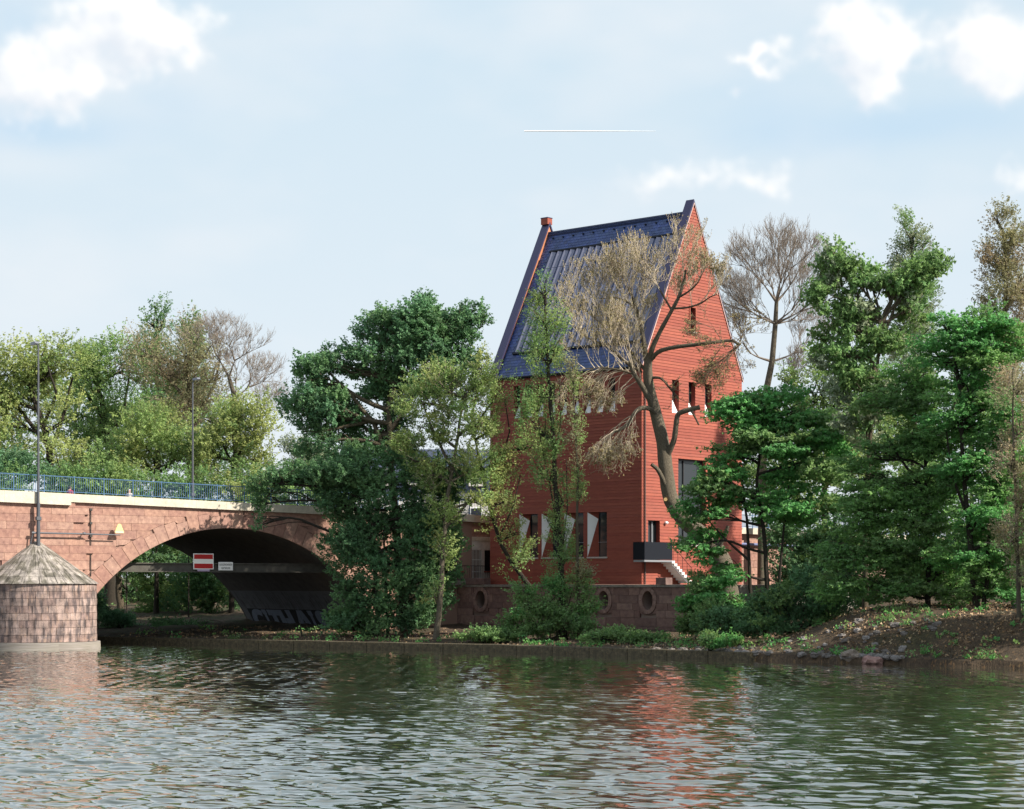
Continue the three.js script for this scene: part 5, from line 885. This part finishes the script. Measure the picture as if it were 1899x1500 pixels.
  burst(4, 9, .8, () => v3((r() - .5) * 2, (r() - .4) * 1.4, (r() - .5) * 1.6), .6, { T: D, up: .02, rad: .03 }); burst(4, 7, .95, () => v3(-.9 - r() * .4, -.8 - r() * .4, (r() - .5) * .8), .93, { T: D, up: -.06, rad: .035, spread: .4 });
  emit(15, 12, 1.2, () => v3((r() - .4), -.2 + r() * .4, r() - .5), .5, { T: D, up: 0 });
  for (const m of [part('twigs', T.geo(), M.twigTan, t), part('twigs', D.geo(), M.twigBrown, t), part('buds', L.geo(), M.litter, t)]) m.userData.kind = 'stuff';
  part('cut_branch_scar', new THREE.CylinderGeometry(.11, .11, .1, 10).rotateX(Math.PI / 2).translate(0, 0, 0), std(lin(.55, .36, .16), .8), t).position.copy(loc(1234, 926, -.42));
}

// ------------------------------------------------------------------ litter, weeds, stones on the bank
{
  const r = rng(71), L = new Leaves(20000), A = new Leaves(26000), along = () => { const f = r(); const k = f < .25 ? 2 : f < .6 ? 3 : 4, t = r(); return [lerp(shore[k][0], shore[k + 1][0], t), lerp(shore[k][1], shore[k + 1][1], t)]; };
  for (let i = 0; i < 15000; i++) { const [x, d] = along(), s = .5 + r() * 11, X = x + .55 * s, Dd = d + .83 * s; if (n2(X * .3, Dd * .3) + r() < .25) continue; const c = [[.32, .20, .10], [.26, .17, .10], [.38, .28, .17], [.20, .13, .08]][Math.floor(r() * 4)]; L.add(X, groundH(X, Dd) + .02, -Dd, .13, r, tint(c, r, .25), 0); }
  const litter = part('dead_leaves', L.geo(), M.litter, scene); litter.userData = { kind: 'stuff', label: 'brown dead leaves scattered over the river bank', category: 'leaf litter' };
  for (let i = 0; i < 420; i++) {
    const [x, d] = along(), s = .5 + Math.pow(r(), 1.4) * 9, X = x + .55 * s, Dd = d + .83 * s; if (n2(X * .25 + 9, Dd * .25) < -.1) continue; const gy = groundH(X, Dd), c = tint(r() < .5 ? G.mid : G.chest, r, .3), h = .12 + r() * .3;
    for (let j = 0; j < 22; j++) A.add(X + (r() - .5) * h * 1.6, gy + r() * h, -Dd + (r() - .5) * h * 1.6, .12, r, tint(c, r, .2), -.5);
  }
  const weeds = part('bank_weeds', A.geo(), M.leaf, scene); weeds.userData = { kind: 'stuff', label: 'low green weeds growing along the river bank', category: 'weeds' };
  // stones: rough polyhedra
  const variants = [...Array(6).keys()].map((k) => { const g = new THREE.IcosahedronGeometry(1, 2), p = g.attributes.position; for (let i = 0; i < p.count; i++) { const q = v3().fromBufferAttribute(p, i), f = 1 + .32 * n3(q.x * 1.1 + k * 7, q.y * 1.1, q.z * 1.1) + .12 * n3(q.x * 3 + k, q.y * 3, q.z * 3); p.setXYZ(i, q.x * f, q.y * f * .62, q.z * f); } g.computeVertexNormals(); return metreUV(g); });
  const mats = [[.30, .28, .27], [.24, .215, .20], [.36, .335, .32], [.20, .18, .165]].map((c) => std(lin(...c), .95, { map: stoneMap, bumpMap: stoneBump, bumpScale: .02 }));
  const stone = (px, dd, sz, m, label, group) => { const s = typeof px === 'number' ? [(px - CX) / F * dd, dd] : px, o = part(numbered(label.includes('boulder') ? 'boulder' : 'riprap_stone'), variants[Math.floor(r() * 6)], m, scene); o.position.set(s[0], Math.max(.02, groundH(s[0], s[1])) + sz * .12, -s[1]); o.scale.setScalar(sz); o.rotation.set((r() - .5) * .6, r() * 6, (r() - .5) * .6); o.userData = { label, category: 'stone' }; if (group) o.userData.group = group; };
  stone(1578, 92.2, .46, std(lin(.36, .30, .25), .95, { map: stoneMap, bumpMap: stoneBump, bumpScale: .02 }), 'buff boulder at the water beside a pinkish boulder');
  stone(1618, 91.2, .52, std(lin(.46, .28, .245), .95, { map: stoneMap, bumpMap: stoneBump, bumpScale: .02 }), 'pinkish boulder at the water beside a buff boulder');
  stone(1894, 96, .5, mats[2], 'pale boulder under the dark stemmed maple');
  for (let i = 0; i < 150; i++) { const t = r(), k = t < .45 ? 3.55 + t : 4 + (t - .45) * .9, a = Math.floor(k), f = k - a; const x = lerp(shore[a][0], shore[a + 1][0], f), d = lerp(shore[a][1], shore[a + 1][1], f), s = (x > 19 ? -.1 + r() * 1.2 : r() < .4 ? r() * .6 : r() * 4); if (d < 72) continue; stone([x + .6 * s, d + .8 * s], 0, x > 19 ? .14 + r() * .2 : .07 + r() * .15, mats[Math.floor(r() * 4)], 'rough grey riprap stone lying on the stony bank', 'riprap stones on the stony bank'); }
}

// ------------------------------------------------------------------ beam and signs in the arch, sign boom, lamp posts
{
  const beamMat = std(lin(.12, .115, .10), .9, { map: rep(stoneMap, .4) });
  const beam = thing('cross_beam', 'long weathered steel and concrete beam across the arch mouth', 'beam', bridgeAt(3.5, 4.5, -1.3)); beam.rotation.y = bridgeTurn;
  part('web', box(17.6, .44, .16, 8.9, .27, 0), beamMat, beam); part('top_flange', box(17.6, .06, .42, 8.9, .525, 0), beamMat, beam); part('bottom_flange', box(17.6, .06, .42, 8.9, .015, 0), beamMat, beam);
  const canvasFace = (w, h, draw) => { const c = document.createElement('canvas'); c.width = w; c.height = h; draw(c.getContext('2d')); const t = new THREE.CanvasTexture(c); t.colorSpace = THREE.SRGBColorSpace; return t; };
  const sign = (name, label, t, y, w, h, z, face) => {
    const s = thing(name, label, 'sign', bridgeAt(t, y, z)); s.rotation.y = bridgeTurn;
    part('board', bevelBox(w, h, .04, 0, 0, 0, .006), M.white, s); const f = part('face', new THREE.PlaneGeometry(w - .03, h - .03).translate(0, 0, .025), std(lin(1, 1, 1), .45, { map: face }), s); f.userData.label = label;
    part('bracket', box(.06, h * .9, .25, 0, 0, -.15), M.steel, s); return s;
  };
  sign('no_entry_sign', 'red and white banded waterway sign on the beam in the arch', 11.0, 5.15, 1.36, .98, -1.02, canvasFace(340, 245, (c) => { c.fillStyle = '#f2efe8'; c.fillRect(0, 0, 340, 245); c.fillStyle = '#b31414'; c.fillRect(10, 10, 320, 74); c.fillRect(10, 158, 320, 77); }));
  sign('text_sign', 'small white sign with two lines of black capitals beside the red sign', 12.5, 4.86, .98, .52, -1.02, canvasFace(392, 208, (c) => { c.fillStyle = '#eeeae6'; c.fillRect(0, 0, 392, 208); c.fillStyle = '#15171c'; c.textAlign = 'center'; c.font = 'bold 62px sans-serif'; c.save(); c.translate(196, 88); c.scale(.74, 1.2); c.fillText('AUSGENOMMEN', 0, 0); c.restore(); c.save(); c.translate(200, 178); c.scale(.85, 1.15); c.fillText('KATWUDE', 0, 0); c.restore(); }));
  const plate = thing('small_plate', 'narrow lavender plate under the red and white sign', 'sign', bridgeAt(11.0, 4.60, -1.0)); plate.rotation.y = bridgeTurn; part('board', bevelBox(.82, .12, .03, 0, 0, 0, .006), std(lin(.42, .33, .46), .6), plate); part('bracket', box(.05, .1, .2, 0, 0, -.11), M.steel, plate);
  const boom = thing('sign_boom', 'thin steel boom with a yellow sign above the round pier', 'sign boom', bridgeAt(-.35, 6.72, .42)); boom.rotation.y = bridgeTurn;
  part('arm', tube([v3(-.05, 0, 0), v3(3.2, -.02, 0), v3(5.35, -.05, 0)], [.055, .05, .035]), M.poleGrey, boom); part('brace', tube([v3(0, 0, 0), v3(-.12, -.65, -.1)], .04), M.poleGrey, boom); part('wall_stay', tube([v3(3.1, 0, 0), v3(3.1, 0, -.42)], .03, 6), M.poleGrey, boom);
  for (const x of [0, 3.1]) part('collar', new THREE.CylinderGeometry(.085, .085, .16, 10).rotateZ(Math.PI / 2).translate(x, 0, 0), M.poleGrey, boom);
  const ys = new THREE.Shape(); ys.moveTo(-.27, .08); ys.quadraticCurveTo(-.29, 0, -.2, 0); ys.lineTo(.2, 0); ys.quadraticCurveTo(.29, 0, .27, .08); ys.lineTo(.1, .5); ys.quadraticCurveTo(0, .6, -.1, .5);
  part('yellow_sign', new THREE.ExtrudeGeometry(ys, { depth: .05, bevelThickness: .008, bevelSize: .008, bevelSegments: 1 }).translate(5.28, .06, -.02), std(lin(.76, .64, .27), .55), boom); part('sign_foot', bevelBox(.5, .1, .07, 5.28, .11, .01, .008), std(lin(.74, .68, .46), .55), boom);
  const post = (t, y0, y1, z, dir, label) => {
    const l = thing('lamp_post', label, 'street lamp', bridgeAt(t, y0, z)); l.rotation.y = bridgeTurn; const H = y1 - y0;
    part('pole', tube([v3(0, 0, 0), v3(0, 2.6, 0), v3(0, 2.62, 0), v3(0, H, 0)], [.115, .105, .075, .05]), M.poleGrey, l); part('arm', tube([v3(0, H - .02, 0), v3(0, H + .08, dir * .25), v3(0, H + .14, dir * .5)], .035), M.poleGrey, l);
    const hd = part('lamp_head', bevelBox(.28, .15, .78, 0, H + .17, dir * .62, .04), M.lampHead, l); hd.rotation.x = dir * -.0; part('lens', box(.2, .02, .5, 0, H + .085, dir * .68), M.white, l);
    part('clamp', bevelBox(.3, .22, .26, 0, 1.7, 0, .02), M.poleGrey, l);
  };
  post(-.05, 5.85, 17.6, .48, -1, 'tall grey lamp post rising from the pointed cap of the pier');
  post(17.9, topY(17.9) + .22, 18.1, -BW + .9, 1, 'grey lamp post on the far side of the bridge before the willows');
}

// ------------------------------------------------------------------ two people walking on the far pavement of the bridge
function person(label, t, z, turn, top, trousers, skin, hair, seed, lean) {
  const root = thing('person', label, 'person', bridgeAt(t, topY(t) + .22, z)); root.rotation.y = bridgeTurn + turn;
  const cap = (p, a, b, ra, rb) => { const bx = b[0] - a[0], by = b[1] - a[1], bz = b[2] - a[2], px = p[0] - a[0], py = p[1] - a[1], pz = p[2] - a[2], h = clamp((px * bx + py * by + pz * bz) / (bx * bx + by * by + bz * bz)); return Math.hypot(px - bx * h, py - by * h, pz - bz * h) - lerp(ra, rb, h); };
  const smin = (a, b, k) => { const h = clamp(.5 + .5 * (b - a) / k); return lerp(b, a, h) - k * h * (1 - h); };
  const field = (bones, c, half, res, k, color) => {
    const mc = new MarchingCubes(res, new THREE.MeshBasicMaterial(), false, false, 60000); mc.isolation = 0;
    for (let z2 = 0; z2 < res; z2++) for (let y = 0; y < res; y++) for (let x = 0; x < res; x++) {
      const p = [c[0] + (x / (res / 2) - 1) * half, c[1] + (y / (res / 2) - 1) * half, c[2] + (z2 / (res / 2) - 1) * half]; let dist = 9;
      for (const [a, b, ra, rb] of bones) dist = smin(dist, cap(p, a, b, ra, rb), k);
      mc.field[x + y * res + z2 * res * res] = -dist;
    }
    mc.update(); const n = mc.count, pos = mc.positionArray.slice(0, n * 3), nor = mc.normalArray.slice(0, n * 3), col = new Float32Array(n * 3);
    for (let i = 0; i < n; i++) { for (let q = 0; q < 3; q++) pos[i * 3 + q] = pos[i * 3 + q] * half + c[q]; const cc = color(pos[i * 3], pos[i * 3 + 1], pos[i * 3 + 2]); col.set(cc, i * 3); }
    const g = new THREE.BufferGeometry(); g.setAttribute('position', new THREE.BufferAttribute(pos, 3)); g.setAttribute('normal', new THREE.BufferAttribute(nor, 3)); g.setAttribute('color', new THREE.BufferAttribute(col, 3)); return g;
  };
  const s = lean, body = [[[0, .95, 0], [0, 1.12, .01], .15, .145], [[0, 1.12, .01], [0, 1.38, 0], .145, .16], [[-.15, 1.40, 0], [.15, 1.40, 0], .075, .075], [[0, 1.4, 0], [0, 1.53, .01], .06, .052],
    [[-.09, .92, 0], [-.1, .5, .1 * s], .095, .065], [[-.1, .5, .1 * s], [-.1, .09, -.06 * s], .062, .042], [[.09, .92, 0], [.1, .5, .12], .095, .065], [[.1, .5, .12], [.1, .09, .1], .062, .042], [[-.1, .05, -.06 * s], [-.1, .04, .13 - .06 * s], .048, .038], [[.1, .05, .08], [.1, .04, .27], .048, .038],
    [[-.2, 1.39, 0], [-.245, 1.12, -.05], .062, .046], [[-.245, 1.12, -.05], [-.24, .88, .06], .046, .032], [[.2, 1.39, 0], [.245, 1.12, .03], .062, .046], [[.245, 1.12, .03], [.24, .88, .14], .046, .032]];
  const bodyGeo = field(body, [0, .82, .04], .9, 76, .05, (x, y) => y > .93 && !(y < .93) ? (Math.abs(x) < .075 && y > 1.47 ? skin : top) : y < .1 ? [.03, .03, .03] : Math.abs(x) > .2 && y < .93 ? skin : trousers);
  const head = [[[0, 1.60, .015], [0, 1.69, 0], .078, .092], [[0, 1.62, .07], [0, 1.6, .085], .05, .045], [[0, 1.655, .085], [0, 1.625, .108], .012, .016], [[-.09, 1.65, 0], [-.09, 1.63, 0], .014, .012], [[.09, 1.65, 0], [.09, 1.63, 0], .014, .012], [[0, 1.52, 0], [0, 1.6, .01], .05, .05]];
  const headGeo = field(head, [0, 1.62, .02], .17, 36, .02, (x, y, z2) => (y > 1.70 || (z2 < -.01 && y > 1.58 && Math.abs(x) < .1)) ? hair : Math.abs(y - 1.665) < .009 && Math.abs(Math.abs(x) - .034) < .014 && z2 > .07 ? [.03, .03, .03] : Math.abs(y - 1.585) < .006 && Math.abs(x) < .026 && z2 > .08 ? [.25, .08, .07] : skin);
  const hands = [[-.24, .88, .06, -1], [.24, .88, .14, 1]].map(([x, y, z2, sd]) => { const bones = [[[x, y, z2], [x, y - .075, z2 + .01], .026, .032]]; for (let f = 0; f < 4; f++) { const fz = z2 + (f - 1.5) * .021, l = [.06, .072, .068, .052][f]; bones.push([[x, y - .08, fz], [x - sd * .008, y - .08 - l * .5, fz + .004], .0095, .009], [[x - sd * .008, y - .08 - l * .5, fz + .004], [x - sd * .026, y - .08 - l, fz + .006], .009, .008]); } bones.push([[x, y - .03, z2 + .03], [x - sd * .02, y - .07, z2 + .055], .011, .009], [[x - sd * .02, y - .07, z2 + .055], [x - sd * .028, y - .1, z2 + .05], .009, .008]); return field(bones, [x, y - .07, z2], .12, 40, .006, () => skin); });
  part('body', mergeGeometries([bodyGeo, headGeo, ...hands]), new THREE.MeshStandardMaterial({ color: lin(1, 1, 1), vertexColors: true, roughness: .85 }), root);
}
person('person in pale grey clothes walking on the bridge behind the railing', 12.6, -BW + 2.2, -.6, [.50, .47, .43], [.12, .12, .14], [.48, .30, .22], [.45, .43, .40], 1, 1);
person('person in dark red clothes walking on the bridge near the round pier', 8.4, -BW + 2.0, 2.2, [.32, .03, .07], [.05, .05, .07], [.48, .30, .22], [.06, .04, .03], 2, -1);

// a short bright vapour trail high above the town
{ const a = P(972, 243, 2600), b = P(1216, 243, 2600), o = part('contrail_cloud', tube([a, a.clone().lerp(b, .35), a.clone().lerp(b, .7), b], [.75, .8, .55, .25], 8), std(lin(.93, .93, .93), 1), scene); o.userData = { label: 'short straight white vapour trail above the house', category: 'vapour trail' }; }

camera.updateProjectionMatrix();
shade(scene);
renderer.render(scene, camera);
